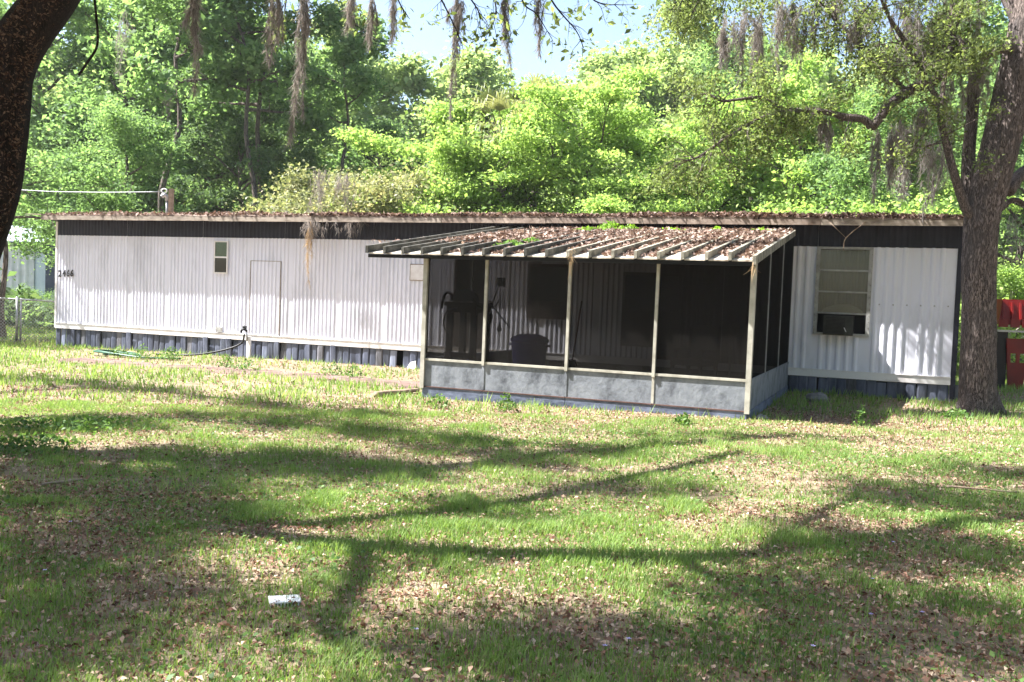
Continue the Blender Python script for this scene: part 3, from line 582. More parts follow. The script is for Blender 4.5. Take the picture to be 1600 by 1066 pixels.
def fence():
    a = on_ground(-60, 521); b = on_ground(96, 526); g0 = on_ground(33, 523); d = norm((b - a) * [1, 1, 0]); L = np.linalg.norm((b - a)[:2])
    t = thing('chain_link_fence', (a[0], a[1], gz(a[0], a[1]) + .02), math.atan2(d[1], d[0]), 'chain-link fence with steel post running up to left end of home', 'fence')
    px = (g0 - a) @ d; hgt = 1.17
    for x in (0., px, L): MB().tube([(x, 0, -.1), (x, 0, hgt + .04)], .032, 10).build('post', M['grey'], t, True)
    MB().tube([(px + .09, .02, -.1), (px + .09, .02, hgt)], .026, 10).build('post', M['grey'], t, True)
    MB().tube([(0, 0, hgt), (L, 0, hgt - .06)], .022, 8).build('top_rail', M['grey'], t, True); MB().tube([(0, 0, .02), (L, 0, -.02)], .012, 6).build('bottom_wire', M['grey'], t)
    mb = MB(); s = .085; n = int((L + hgt) / s)
    for k in range(n):
        for sg in (1, -1):
            x0 = k * s - hgt if sg > 0 else k * s; p = [(x0, 0), (x0 + sg * hgt, hgt)]
            (xa, za), (xb, zb) = p
            ta, tb = 0., 1.
            for lim, up_ in ((0, 0), (L, 1)):
                dx = xb - xa; tt = (lim - xa) / dx
                if (dx > 0) == (up_ == 0): ta = max(ta, tt)
                else: tb = min(tb, tt)
            if tb - ta < .02: continue
            q0 = (xa + (xb - xa) * ta, .004 * sg, hgt * ta); q1 = (xa + (xb - xa) * tb, .004 * sg, hgt * tb); mb.tube([q0, q1], .0065, 3, False)
    o = mb.build('chain_mesh', M['rope'], t); o['kind'] = 'stuff'
fence()
# power mast on the roof and its cable
mp = at(264, 335, hw(-17.2, 1.2)[1])
t = thing('power_mast', (mp[0], mp[1], 3.2), 0, 'short service mast with insulator standing on the roof', 'mast')
MB().box(-.005, .10, -.05, .05, -.1, .72).build('post', M['oldwood'], t); MB().tube([(-.05, 0, -.1), (-.05, 0, .42)], .035, 10).build('conduit', M['grey'], t, True)
MB().tube(spline([(-.05, 0, .42), (-.06, -.02, .52), (-.12, -.05, .55), (-.17, -.06, .50)], 5), .05, 10).build('weatherhead', M['grey'], t, True)
mb = MB(); mb.tube([(-.12 + .07 * math.cos(a), -.04, .66 + .05 * math.sin(a)) for a in np.linspace(0, 6.28, 14)], .016, 6, False); mb.build('insulator', M['white'], t, True)
e0 = mp * [1, 1, 0] + np.array([-.2, -.04, 3.2 + .63]); e1 = at(20, 296, e0[1] + .5); e2 = e1 + (e1 - e0) * 1.2
wire('overhead_cable', [e0, (e0 + e1) / 2 - [0, 0, .04], e1, e2 + [0, 0, .3]], .009, M['rope'], 'pale overhead cable running left from the roof mast', 'cable', 6)
# red playhouse behind the oak
def playhouse():
    Y = 19.6; a = at(1552, 612, Y); s = Y / FPX
    t = thing('red_playhouse', (a[0], a[1], gz(a[0], a[1])), R(-4), 'dark red plastic playhouse with scalloped roof behind oak trunk', 'playhouse')
    W_ = 1.1; z0 = a[2] * 0
    mb = MB(); mb.hexa([(.02, 0, 1.33), (W_, 0, 1.33), (W_, .9, 1.33), (.02, .9, 1.33), (.12, .12, 1.86), (W_ - .10, .12, 1.86), (W_ - .10, .8, 1.86), (.12, .8, 1.86)]); mb.build('roof', M['red'], t)
    for k in range(5): x = .07 + k * .235; MB().hexa([(x - .05, -.035, 1.28), (x + .13, -.035, 1.28), (x + .13, .0, 1.28), (x - .05, .0, 1.28), (x - .055, -.02, 1.45), (x + .135, -.02, 1.45), (x + .13, .04, 1.45), (x - .05, .04, 1.45)]).build('scallop', M['red'], t)
    for k in range(6): x = .10 + k * .17; MB().hexa([(x, -.022, 1.45), (x + .04, -.022, 1.45), (x + .04, .02, 1.45), (x, .02, 1.45), (x + .02, .08, 1.80), (x + .06, .08, 1.80), (x + .06, .12, 1.80), (x + .02, .12, 1.80)]).build('roof_ridge', M['red'], t)
    MB().box(.0, W_, -.03, .05, 1.18, 1.22).build('eave_rail', M['grey'], t)
    for x in (.06, 1.02): MB().box(x, x + .06, .05, .11, 0, 1.2).build('corner_post', M['black'], t)
    MB().box(.03, .24, .03, .07, .0, 1.18).build('dark_panel', M['black'], t)
    # front wall with two square openings, tapering to the ground
    def fx(u, z): return (.20 + .08 * (1 - z)) * (1 - u) + (.72 - .16 * (1 - z)) * u
    us = [0, .16, .42, .58, .84, 1.0]; zs = [0, .55, .74, 1.05]; mb = MB()
    for i in range(5):
        for j in range(3):
            if j == 1 and i in (1, 3): continue
            u0, u1, q0, q1 = us[i], us[i + 1], zs[j], zs[j + 1]
            mb.hexa([(fx(u0, q0), -.02, q0), (fx(u1, q0), -.02, q0), (fx(u1, q0), .02, q0), (fx(u0, q0), .02, q0), (fx(u0, q1), -.02, q1), (fx(u1, q1), -.02, q1), (fx(u1, q1), .02, q1), (fx(u0, q1), .02, q1)])
    mb.build('front_wall', M['red'], t)
playhouse()

# ------------------------------------------------------------------ trees
def skeleton(rng, h, cr, bare, tr, nl, up=.5, lean=(0, 0), sub=5, ztop=.82, shape=1.):
    """returns tubes [(pts, radii)] and cluster centres of a tree standing on the origin"""
    tubes = []; tips = []
    n = 7; tp = []
    for i in range(n):
        f = i / (n - 1); tp.append(np.array([lean[0] * f * f * h, lean[1] * f * f * h, f * h * ztop]) + (rng.normal(size=3) * [.03, .03, 0] * h * f))
    tp = np.array(tp); tubes.append((spline(tp, 3), np.interp(np.linspace(0, 1, 19), [0, .06, 1], [tr * 1.35, tr, tr * .18])))
    for i in range(nl):
        f = bare + (1 - bare) * (i + .5 * rng.random()) / nl; p0 = np.array([np.interp(f * (n - 1), np.arange(n), tp[:, k]) for k in range(3)])
        az = i * 2.399 + rng.random() * .8; g = (f - bare) / (1 - bare)
        ln = cr * (1 - .55 * g ** 1.6 * shape) * (.75 + .45 * rng.random()); el = up * (.3 + .9 * g) + rng.normal() * .12
        d = np.array([math.cos(az) * math.cos(el), math.sin(az) * math.cos(el), math.sin(el)])
        pts = [p0]; dd = d.copy()
        for k in range(4): dd = norm(dd + rng.normal(size=3) * .16 + np.array([0, 0, .04])); pts.append(pts[-1] + dd * ln / 4)
        pts = np.array(pts); r0 = tr * (.5 - .28 * g); tubes.append((pts, np.linspace(r0, r0 * .2, 5))); tips.append(pts[-1]); tips.append(pts[3])
        for s_ in range(sub):
            k = rng.uniform(1.2, 4); i0 = int(k); q0 = pts[i0] + (pts[min(i0 + 1, 4)] - pts[i0]) * (k - i0)
            sd = norm(dd + rng.normal(size=3) * .75 + [0, 0, .1]); l2 = ln * rng.uniform(.22, .45); q1 = q0 + sd * l2 * .5; q2 = q1 + norm(sd + rng.normal(size=3) * .3) * l2 * .5
            tubes.append((np.array([q0, q1, q2]), [r0 * .35, r0 * .22, r0 * .08])); tips.append(q2); tips.append((q1 + q2) / 2)
    tips.append(tp[-1]); return tubes, np.array(tips)
def tree_meshes(seed, h, cr, bare, tr, nl, leaves, size, m, bark='barkf', clr=.55, flat=.6, sides=6, upn=.6, **k):
    rng = np.random.default_rng(seed); tubes, tips = skeleton(rng, h, cr, bare, tr, nl, **k); mb = MB()
    for p, r in tubes: mb.tube(p, list(r), sides, False)
    me = mb.mesh('trunk'); me.materials.append(M[bark]); me.polygons.foreach_set('use_smooth', np.ones(len(me.polygons), bool))
    wts = .15 + rng.random(len(tips)) ** 1.5 * 1.5; idx = rng.choice(len(tips), leaves, p=wts / wts.sum())
    rad = clr * (.6 + .8 * rng.random(len(tips))); off = rng.normal(size=(leaves, 3)) * [1, 1, flat] * rad[idx][:, None] * .62
    P = tips[idx] + off; P = P[P[:, 2] > .12]
    V, F = leaf_quads(P, size, rng, upn, .62); cl = rng.random(len(tips))
    tint = np.clip(.55 * rng.random(len(P)) + .45 * cl[idx[:len(P)]], 0, 1)
    cm = np_mesh('crown', V, [F], tint); cm.materials.append(M[m]); return me, cm
def plant(name, meshes, x, y, rz, s, label, cat='tree', group=None, sz=None):
    t = thing(name, (x, y, float(gz(x, y)) - .03), rz, label, cat, group); t.scale = (s, s, sz or s)
    link('trunk', meshes[0], None, t); link('crown', meshes[1], None, t); return t

K = {}
K['bright'] = tree_meshes(11, 8.0, 3.4, .22, .14, 15, 46000, .11, 'lbright', clr=.50, flat=.34, up=.45, sub=6)
K['bright2'] = tree_meshes(12, 6.0, 3.0, .15, .11, 13, 42000, .10, 'lbright', clr=.48, flat=.32, up=.5, sub=6)
K['mid'] = tree_meshes(13, 9.0, 3.4, .20, .17, 16, 44000, .11, 'lmid', clr=.52, up=.5, sub=5)
K['dark'] = tree_meshes(14, 17., 5.0, .22, .28, 20, 34000, .20, 'ldark', clr=.78, up=.4, sub=5)
K['tallmid'] = tree_meshes(15, 17., 4.6, .28, .26, 18, 34000, .20, 'lmid', clr=.74, up=.6, sub=5)
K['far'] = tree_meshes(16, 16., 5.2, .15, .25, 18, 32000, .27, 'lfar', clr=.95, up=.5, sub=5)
K['olive'] = tree_meshes(17, 4.6, 3.0, .06, .10, 14, 30000, .095, 'lolive', bark='pale', clr=.55, up=.55, sub=6)
K['shrub'] = tree_meshes(18, 3.2, 2.0, .05, .06, 12, 18000, .09, 'lmid', clr=.45, up=.6, sub=5)
K['shrubb'] = tree_meshes(19, 3.4, 2.2, .05, .06, 12, 18000, .09, 'lbright', bark='pale', clr=.45, up=.6, sub=5)

K['hang'] = tree_meshes(23, 6.6, 2.6, .56, .10, 14, 8000, .11, 'lmid', clr=.5, up=.15, sub=5)
K['slim'] = tree_meshes(31, 19., 2.6, .55, .15, 12, 12000, .2, 'lmid', clr=.6, up=.4, sub=4)
def spot(px, Y): p = at(px, 500, Y); return p[0], p[1]
rows = [
 ('maple_tree', 'hang', 5, 26.8, 1.3, 1.0, 'green tree with low boughs hanging before the neighbouring roof', None),
 # name, kind, pixel x, depth, rotation, scale, label
 ('maple_tree', 'mid', 105, 43, .3, 1.15, 'mid green tree crown overhanging left end of home', None),
 ('maple_tree', 'mid', 190, 31.5, 2.1, .88, 'mid green tree behind the roof mast', None),
 ('maple_tree', 'mid', -70, 46, 4.0, 1.3, 'green tree half hidden by foreground trunk at far left', None),
 ('tall_tree', 'tallmid', 185, 42, 1.0, 1.0, 'tall mossy tree above the roof mast', None),
 ('tall_tree', 'tallmid', 310, 46, 2.6, 1.08, 'tallest deep green tree left of the pale sky gap', None),
 ('tall_tree', 'tallmid', 60, 46, 4.4, 1.05, 'tall light green tree rising behind the leftmost crowns', None),
 ('tall_tree', 'tallmid', 415, 50, .5, 1.0, 'tall light green tree just left of the sky gap', None),
 ('tall_tree', 'dark', 372, 40, 3.5, .62, 'lower dark tree shading the trunks above the long roof', None),
 ('tall_tree', 'dark', 592, 46, 5.2, .66, 'blue-green tree in middle distance under the sky gap', None),
 ('slender_tree', 'slim', 388, 37, .3, 1., 'slender bare trunk left of a pair above the long roof', None), ('slender_tree', 'slim', 408, 39, 2.3, 1.05, 'slender bare trunk right of a pair above the long roof', None), ('slender_tree', 'slim', 250, 36, 4.3, 1., 'slender trunk in dark gap right of roof mast', None), ('slender_tree', 'slim', 545, 40, 1.3, .85, 'slender tree behind the grey-olive shrubs', None),
 ('olive_shrub', 'olive', 500, 31.5, .4, 1.12, 'grey-olive shrub with pale stems left of middle above roof', None),
 ('olive_shrub', 'olive', 600, 30.0, 2.9, 1.12, 'grey-olive shrub beside the bright green trees', None),
 ('bright_tree', 'bright2', 680, 32, 1.4, 1.28, 'bright green tree left of the palm', None),
 ('bright_tree', 'bright', 900, 30, .2, 1.12, 'large yellow-green tree in centre above porch roof', None),
 ('bright_tree', 'bright2', 772, 30.4, 3.3, 1.18, 'low yellow-green tree in front of the palm', None),
 ('bright_tree', 'bright2', 975, 27.2, 5.0, .84, 'small yellow-green tree behind right half of porch roof', None),
 ('bright_tree', 'bright', 1085, 32, 2.2, 1.12, 'yellow-green tree right of the largest central one', None),
 ('hedge_shrub', 'shrub', 0, 33.5, .4, .42, 'low dark hedge bush behind fence at left edge', None), ('hedge_shrub', 'shrub', 45, 33.6, 2.4, .45, 'low dark hedge bush behind the fence post', None), ('hedge_shrub', 'shrub', 84, 33.4, 4.4, .42, 'low hedge bush behind fence next to left corner of home', None),
 ('green_shrub', 'shrub', 275, 31.5, .4, 1.0, 'rounded green bush just right of the roof mast', None),
 ('green_shrub', 'shrub', 1160, 25.5, 1.9, 1.08, 'green bush behind roof left of the bending oak limb', None),
 ('bright_shrub', 'shrubb', 1290, 24.9, .6, 1.26, 'bright bush with pale bare twigs below oak limb', None),
 ('bright_shrub', 'shrubb', 1425, 24.0, 3.1, 1.14, 'bright bush behind roof close to oak trunk', None),
 ('bright_tree', 'bright', 1235, 31, 5.4, 1.2, 'light green tree seen above the bending oak limb', None),
 ('maple_tree', 'mid', 1390, 27, 1.2, .92, 'mid green tree between oak limb and oak trunk', None),
 ('bright_tree', 'bright', 1330, 36, 4.1, 1.25, 'taller yellow-green tree at top right behind oak branches', None),
 ('maple_tree', 'mid', 1590, 30, 2.9, .95, 'mid green tree right of the oak trunk', None),
 ('bright_shrub', 'shrubb', 1578, 25, 5.2, .82, 'light green bush between oak trunk and right edge', None),
 ('tall_tree', 'tallmid', 1180, 48, 2.2, .98, 'tall light green tree at right of the sky gap', None),
 ('tall_tree', 'tallmid', 1480, 44, 3.8, 1.02, 'tall light green tree behind upper oak trunk', None),
 ('tall_tree', 'dark', 1620, 42, 1.5, 1.0, 'tall dark tree beyond right edge of oak trunk', None),
]
for i, (nm, kd, px, Y, rz, s, lb, gr) in enumerate(rows):
    x, y = spot(px, Y); plant(nm, K[kd], x, y, rz, s, lb, 'shrub' if 'shrub' in nm else 'tree', gr)
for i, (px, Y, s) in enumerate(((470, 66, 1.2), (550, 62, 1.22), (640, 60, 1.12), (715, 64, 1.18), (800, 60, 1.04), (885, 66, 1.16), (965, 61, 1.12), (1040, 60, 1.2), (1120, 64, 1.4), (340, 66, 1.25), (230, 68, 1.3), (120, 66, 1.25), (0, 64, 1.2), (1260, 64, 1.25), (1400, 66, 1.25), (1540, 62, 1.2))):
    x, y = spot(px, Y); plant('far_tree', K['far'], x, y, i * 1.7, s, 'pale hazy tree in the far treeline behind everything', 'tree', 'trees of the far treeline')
for i, (x, y, kd, s) in enumerate(((-10, -13, 'tallmid', 1.), (0, -15, 'dark', 1.), (9, -12, 'tallmid', 1.05), (17, -5, 'dark', .95), (21, 6, 'tallmid', 1.), (-19, -9, 'dark', 1.), (23, 17, 'dark', .95), (-30, 4, 'dark', 1.1), (-31, 17, 'tallmid', 1.1), (4, -26, 'dark', 1.2), (-8, -27, 'tallmid', 1.2), (16, -22, 'dark', 1.2))):
    plant('yard_tree', K[kd], x, y, i * 2.2, s, 'tall tree standing round the yard outside the view', 'tree', 'trees round the yard')
K['sparse'] = tree_meshes(29, 8.5, 3.0, .30, .12, 16, 4200, .13, 'lmid', clr=.4, up=.5, sub=6)
plant('yard_tree', K['sparse'], -17.0, 25.0, .7, 1., 'tall tree standing round the yard outside the view', 'tree', 'trees round the yard')
# far wood closing the view
rng = np.random.default_rng(77); N = 30000; ang = rng.uniform(-.75, .75, N); d = rng.uniform(78, 96, N); x = d * np.sin(ang); y = d * np.cos(ang)
z = rng.random(N) ** .8 * (9 + 5 * fbm(x * .12, y * .05, 21, 3))
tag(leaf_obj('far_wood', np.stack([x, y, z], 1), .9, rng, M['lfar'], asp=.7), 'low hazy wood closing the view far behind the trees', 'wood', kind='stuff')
# undergrowth behind the home
N = 26000; ang = rng.uniform(-.62, .62, N); d = rng.uniform(33, 52, N); x = d * np.sin(ang); y = d * np.cos(ang); hh = 2.6 * fbm(x * .4, y * .4, 31, 3); z = rng.random(N) * hh + .05
tag(leaf_obj('undergrowth', np.stack([x, y, z], 1), .3, rng, M['ldark'], asp=.6), 'dark undergrowth at the foot of the trees behind the home', 'undergrowth', kind='stuff')

# cabbage palm
def palm(px, Y, zc, label, seed):
    rng = np.random.default_rng(seed); x, y = spot(px, Y); t = thing('cabbage_palm', (x, y, float(gz(x, y))), 0, label, 'palm')
    mb = MB(); mb.tube([(0, 0, -.1), (.05, 0, zc * .5), (0, .05, zc)], [.2, .16, .17], 10); mb.build('trunk', M['barkf'], t, True)
    for k in range(22):
        az = k * 2.399; el = rng.uniform(-.5, 1.1); L = rng.uniform(.9, 1.4); d = np.array([math.cos(az) * math.cos(el), math.sin(az) * math.cos(el), math.sin(el)])
        c = np.array([0, 0, zc]) + d * L; V = []; F = []; side = norm(np.cross(d, [0, 0, 1.])); upv = np.cross(side, d)
        st = MB(); st.tube([np.array([0, 0, zc]), c], .02, 4, False); V += st.v; F += st.f
        for j in range(15):
            a = (j / 14 - .5) * 2.6; dd = d * math.cos(a) + side * math.sin(a); l2 = rng.uniform(.75, 1.05); w_ = np.cross(dd, upv) * .035
            q = [c, c + dd * l2 * .5 + upv * .05, c + dd * l2 * .85 - np.array([0, 0, .16]), c + dd * l2 * .95 - np.array([0, 0, .45])]
            b0 = len(V)
            for i_, p in enumerate(q): V += [p - w_ * (1 - i_ * .25), p + w_ * (1 - i_ * .25)]
            F += [(b0 + 2 * i_, b0 + 2 * i_ + 1, b0 + 2 * i_ + 3, b0 + 2 * i_ + 2) for i_ in range(3)]
        me = np_mesh('frond', np.array([tuple(v) for v in V]), [np.array(F)], np.full(len(F), rng.random())); link('frond', me, M['palm'], t)
palm(775, 31.0, 6.6, 'cabbage palm with drooping fronds among bright green trees', 3)
palm(826, 35.0, 8.0, 'taller cabbage palm head peeping above bright green tree', 4)

# ------------------------------------------------------------------ moss
def moss_mesh(seed, L, wid, n, size=.12, m='moss'):
    rng = np.random.default_rng(seed); ns = 5 if wid < .16 else 14; P = []
    for k in range(ns):
        L2 = L * (1 if k == 0 else rng.uniform(.25, .9)); x0 = rng.normal(size=2) * wid * (.13 if wid < .16 else .6); ph = rng.random(2) * 6
        f = rng.random(int(n / ns * (1.6 if k == 0 else .85))) ** .9; wdt = min(wid, .16) * (.42 * np.sin(np.pi * np.clip(f * .85 + .08, 0, 1)) ** 1.5 + .05); z = -f * L2 + (0 if k == 0 else rng.uniform(-.12, .05) * L)
        kink = np.stack([np.interp(f, np.linspace(0, 1, 9), rng.normal(size=9).cumsum() * .16), np.interp(f, np.linspace(0, 1, 9), rng.normal(size=9).cumsum() * .16)], 1) * min(wid, .2)
        clump = .45 + 1.1 * np.interp(f, np.linspace(0, 1, 12), rng.random(12))
        xy = x0 * (1 - .3 * f)[:, None] + kink + rng.normal(size=(len(f), 2)) * (wdt * clump)[:, None] * .18
        P.append(np.column_stack([xy, z]))
    P = np.concatenate(P); N = len(P); t = norm(rng.normal(size=(N, 3)) * .36 + [0, 0, -1]); b = norm(np.cross(t, rng.normal(size=(N, 3)))); s = (size * (.5 + rng.random(N)))[:, None]; wv = (.002 + .0024 * rng.random(N)[:, None]) * (size / .12)
    V = np.stack([P - b * wv, P + b * wv, P + t * s + b * wv * .4, P + t * s - b * wv * .4], 1).reshape(-1, 3)
    me = np_mesh('spanish_moss', V, [np.arange(N * 4).reshape(-1, 4)], rng.random(N)); me.materials.append(M[m]); return me
def moss(P, L, wid, n, label, seed, group=None, size=.12, m='moss', name='spanish_moss'):
    return tag(link(name, moss_mesh(seed, L, wid, n, size, m), None, loc=tuple(P)), label, 'moss', group)

# ------------------------------------------------------------------ generic limb growth for the two big oaks
def bark_fn(seed, amp, lob=9):
    rng = np.random.default_rng(seed); ph = rng.random(8) * 6.28
    def fn(i, a, p): return 1 + amp * (.5 * math.sin(lob * a + ph[0] + .9 * math.sin(p[2] * 2.3 + ph[1])) + .35 * math.sin(2 * lob * a + ph[2] + p[2] * 3.1) + .4 * math.sin(3 * a + ph[3] + p[2]))
    return fn
def twigs(rng, line, n, ln, droop, mb, r=.012, t0=0., sub=3):
    """thin twigs off a limb; returns the points leaves gather round"""
    tips = []; line = np.asarray(line)[:, :3]
    for k in range(n):
        f = rng.uniform(t0, 1) * (len(line) - 1.01); i = int(f); p = line[i] + (line[i + 1] - line[i]) * (f - i)
        d = norm(rng.normal(size=3) + norm(line[i + 1] - line[i]) * .7 + [0, 0, -droop * .5]); l = ln * rng.uniform(.5, 1.2); pts = [p]
        for j in range(4): d = norm(d + rng.normal(size=3) * .22 + [0, 0, -droop * .22]); pts.append(pts[-1] + d * l / 4)
        mb.tube(pts, [r, r * .8, r * .6, r * .4, r * .2], 4, False)
        for j in range(sub):
            q = pts[rng.integers(1, 4)]; e = norm(d + rng.normal(size=3) * .7 + [0, 0, -droop * .3]); q2 = q + e * l * rng.uniform(.25, .5); mb.tube([q, (q + q2) / 2 + rng.normal(size=3) * .02, q2], [r * .5, r * .4, r * .15], 3, False); tips += [q2, (q + q2) / 2]
        tips += [pts[-1], pts[3]]
    return np.array(tips)
def around(rng, tips, n, rad, flat=.8):
    idx = rng.integers(0, len(tips), n); return tips[idx] + rng.normal(size=(n, 3)) * rad * [1, 1, flat]

def right_oak():
    rng = np.random.default_rng(101); Y = 14.72; px = FPX / Y
    g = on_ground(1528, 648); base = np.array([g[0], Y, float(gz(g[0], Y))])
    t = thing('live_oak', base, 0, 'large live oak with bare grey trunk at right end of home', 'tree')
    Q = lambda x, y, dy=0.: at(x, y, Y + dy) - base
    mb = MB()
    cen = [(1528, 655, 68), (1528, 635, 60), (1528, 610, 54), (1528, 560, 51), (1529, 480, 49), (1530, 400, 49), (1537, 330, 51), (1553, 265, 54), (1574, 185, 56), (1592, 105, 52), (1606, 30, 50), (1620, -60, 46), (1650, -180, 40), (1690, -330, 30)]
    P = np.array([np.append(Q(a, b), w_ / 2 / px) for a, b, w_ in cen]); S = spline(P, 16)
    f0 = bark_fn(1, .035, 11)
    def fl(i, a, p): return f0(i, a, p) + .075 * (float(vn(math.cos(a) * 5.5 + math.sin(a) * 9 + .5 * math.sin(p[2] * 4), p[2] * 3.2 + math.sin(a) * 3, 5)) - .5) + .05 * (float(vn(math.cos(a) * 11 - math.sin(a) * 13, p[2] * 7, 6)) - .5) + max(0, .35 - p[2]) * .9 * max(0, math.sin(3 * a + .6)) + max(0, .25 - p[2]) * .6 * max(0, math.sin(5 * a))
    mb.tube(S[:, :3], list(S[:, 3]), 90, True, fl)
    def limb(pts, n=8, sides=10, amp=.06, seed=2):
        P = np.array([np.append(Q(a, b, dy), w_ / 2 / px) for a, b, w_, dy in pts]); S = spline(P, n); mb.tube(S[:, :3], list(S[:, 3]), sides, True, bark_fn(seed, amp, 4)); return S
    l1 = limb([(1530, 350, 22, 0), (1508, 322, 15, -.1), (1490, 268, 12, -.2), (1474, 205, 11, -.25), (1464, 160, 9, -.3), (1442, 112, 8, -.4), (1412, 62, 7, -.5), (1388, 25, 5, -.6), (1370, -20, 4, -.7)])
    l1b = limb([(1469, 180, 9, -.27), (1476, 120, 6, -.2), (1486, 60, 5, -.1), (1490, -20, 4, 0)], 5, 6)
    l2 = limb([(1535, 345, 30, .25), (1516, 300, 24, .3), (1514, 240, 20, .35), (1520, 170, 18, .35), (1522, 95, 14, .4), (1515, 60, 9, .4)])
    l3 = limb([(1600, 20, 34, .3), (1560, -40, 30, .5), (1510, -30, 22, .4), (1488, 40, 18, .2), (1478, 92, 16, .1), (1463, 124, 15, 0), (1425, 140, 17, -.1), (1392, 162, 15, -.1), (1372, 188, 14, -.1), (1362, 197, 14, -.1), (1348, 186, 12, -.1), (1318, 183, 12, -.1), (1300, 177, 9, -.1), (1262, 173, 9, -.1), (1225, 175, 7, -.1)], 6)
    l3a = limb([(1228, 175, 7, -.1), (1210, 162, 6, -.05), (1190, 152, 5, 0), (1150, 156, 4.5, .1), (1128, 158, 4, .1), (1105, 147, 3, .2), (1080, 150, 2, .3)], 4, 6)
    l3b = limb([(1230, 175, 7, -.1), (1195, 182, 5, -.2), (1165, 197, 4.5, -.2), (1125, 222, 4, -.3), (1090, 246, 3, -.3), (1066, 252, 2, -.3)], 4, 6)
    l4 = limb([(1415, 142, 9, -.1), (1392, 118, 7, 0), (1362, 86, 6.5, .1), (1335, 60, 6, .2), (1300, 25, 4, .3), (1270, -10, 3, .4), (1220, -60, 2, .5)], 4, 6)
    l5 = limb([(1592, 75, 18, 0), (1570, 76, 14, -.2), (1552, 82, 12, -.3), (1535, 90, 9, -.35), (1520, 80, 5, -.4), (1500, 60, 3, -.5)], 4, 8)
    l6 = limb([(1575, 300, 20, .4), (1600, 268, 18, .6), (1640, 250, 14, .7)], 5, 8); l7 = limb([(1560, 330, 10, .5), (1585, 312, 8, .5), (1610, 326, 7, .5)], 5, 6)
    # upper limbs, mostly above the picture
    ups = [limb([(1600, 40, 30, 0), (1540, -70, 24, .6), (1440, -150, 18, 1.0), (1320, -190, 12, 1.2), (1200, -170, 6, 1.2)], 5, 8), limb([(1620, -60, 26, 0), (1560, -190, 20, -.8), (1450, -260, 14, -1.4), (1340, -240, 8, -1.8)], 5, 8),
           limb([(1560, -40, 16, .5), (1490, -60, 12, .9), (1380, -70, 9, 1.4), (1260, -60, 6, 1.6), (1150, -50, 4, 1.6), (1060, -30, 2, 1.5)], 5, 8), limb([(1640, -140, 24, 0), (1740, -260, 18, .5), (1860, -330, 10, 1.)], 5, 8), limb([(1620, -20, 22, 0), (1700, -80, 16, -.6), (1800, -110, 8, -1.)], 5, 8)]
    tips = [twigs(rng, l1[20:], 28, .85, .6, mb), twigs(rng, l1b[6:], 20, .8, .8, mb), twigs(rng, l3[60:], 16, .7, .5, mb, .010), twigs(rng, l3a, 26, .75, .5, mb, .010), twigs(rng, l3b, 30, .75, .7, mb, .010), twigs(rng, l4[4:], 38, .85, .7, mb), twigs(rng, l5[8:], 10, .5, .2, mb), twigs(rng, l2[26:], 8, .5, .3, mb)]
    fine = np.concatenate(tips)
    t2 = [twigs(rng, u[8:], 34, 1.4, .9, mb, .014, sub=4) for u in ups]; big = np.concatenate(t2)
    mb.build('trunk', M['bark'], t, True)
    P = np.concatenate([around(rng, fine, 26000, .09), around(rng, big, 56000, .15)])
    leaf_obj('crown', P, .060, rng, M['loak'], t, asp=.45, up=.3)
    # moss on its limbs
    ms = [(1163, 20, 1.25, .22, .4, 'grey moss veil left of the oak limbs near top edge'), (1205, 5, 1.3, .30, .3, 'broad moss curtain hanging above the long oak limb'), (1130, 45, .6, .15, .5, 'short pale moss tuft above the oak limb tip'),
          (1265, 10, 1.0, .18, .3, 'moss tuft hanging from the slanting oak branch'), (1335, 30, .55, .20, .1, 'moss on the fork of the slanting oak branch'), (1385, 60, .8, .28, .1, 'moss bunch just above bend of the oak limb'), (1440, 20, 1.05, .4, .2, 'thick moss bunch between the two rising oak branches'),
          (1470, 40, 1.0, .35, .4, 'thick moss draped on upper bend of oak limb'), (1500, 60, .9, .3, .5, 'moss draped over the reddish stub limb'), (1530, 92, 1.0, .25, 0, 'moss hanging from the pale stub beside oak trunk'), (1395, 205, .9, .14, .3, 'thin moss strand hanging beneath oak limb elbow'), (1372, 200, 1.15, .08, 0, 'threadlike moss below the oak limb elbow'),
          (1412, 190, 1.2, .22, .6, 'long moss bunch hanging left of the forked oak stem'), (1462, 215, 1.3, .2, .8, 'moss strand hanging behind the forked oak stem'), (1440, 165, .8, .16, .5, 'small moss strand right of the oak limb bend'), (1290, 182, .5, .1, .1, 'wispy moss under the middle of oak limb'), (1182, 40, .9, .14, .9, 'moss strand between the two veils left of oak limb'), (1238, 0, .9, .12, .6, 'narrow moss strand right of the broad curtain'), (1310, -10, .8, .2, .5, 'moss bunch at top edge above slanting branch'), (1352, 0, .9, .25, .7, 'moss bunch right of the slanting branch top'), (1420, -5, 1.0, .3, .6, 'moss bunch at top left of the rising branch'), (1500, -10, 1.1, .35, .7, 'moss mass at top edge beside oak trunk'), (1475, 130, 1.0, .3, .5, 'moss mass below the upper bend near forked stem')]
    for k, (a, b, L, wd, dy, lb) in enumerate(ms): moss(at(a, b, Y + dy), L, wd, int(500 + 1500 * L * wd / .3), lb, 300 + k)
    return t
right_oak()

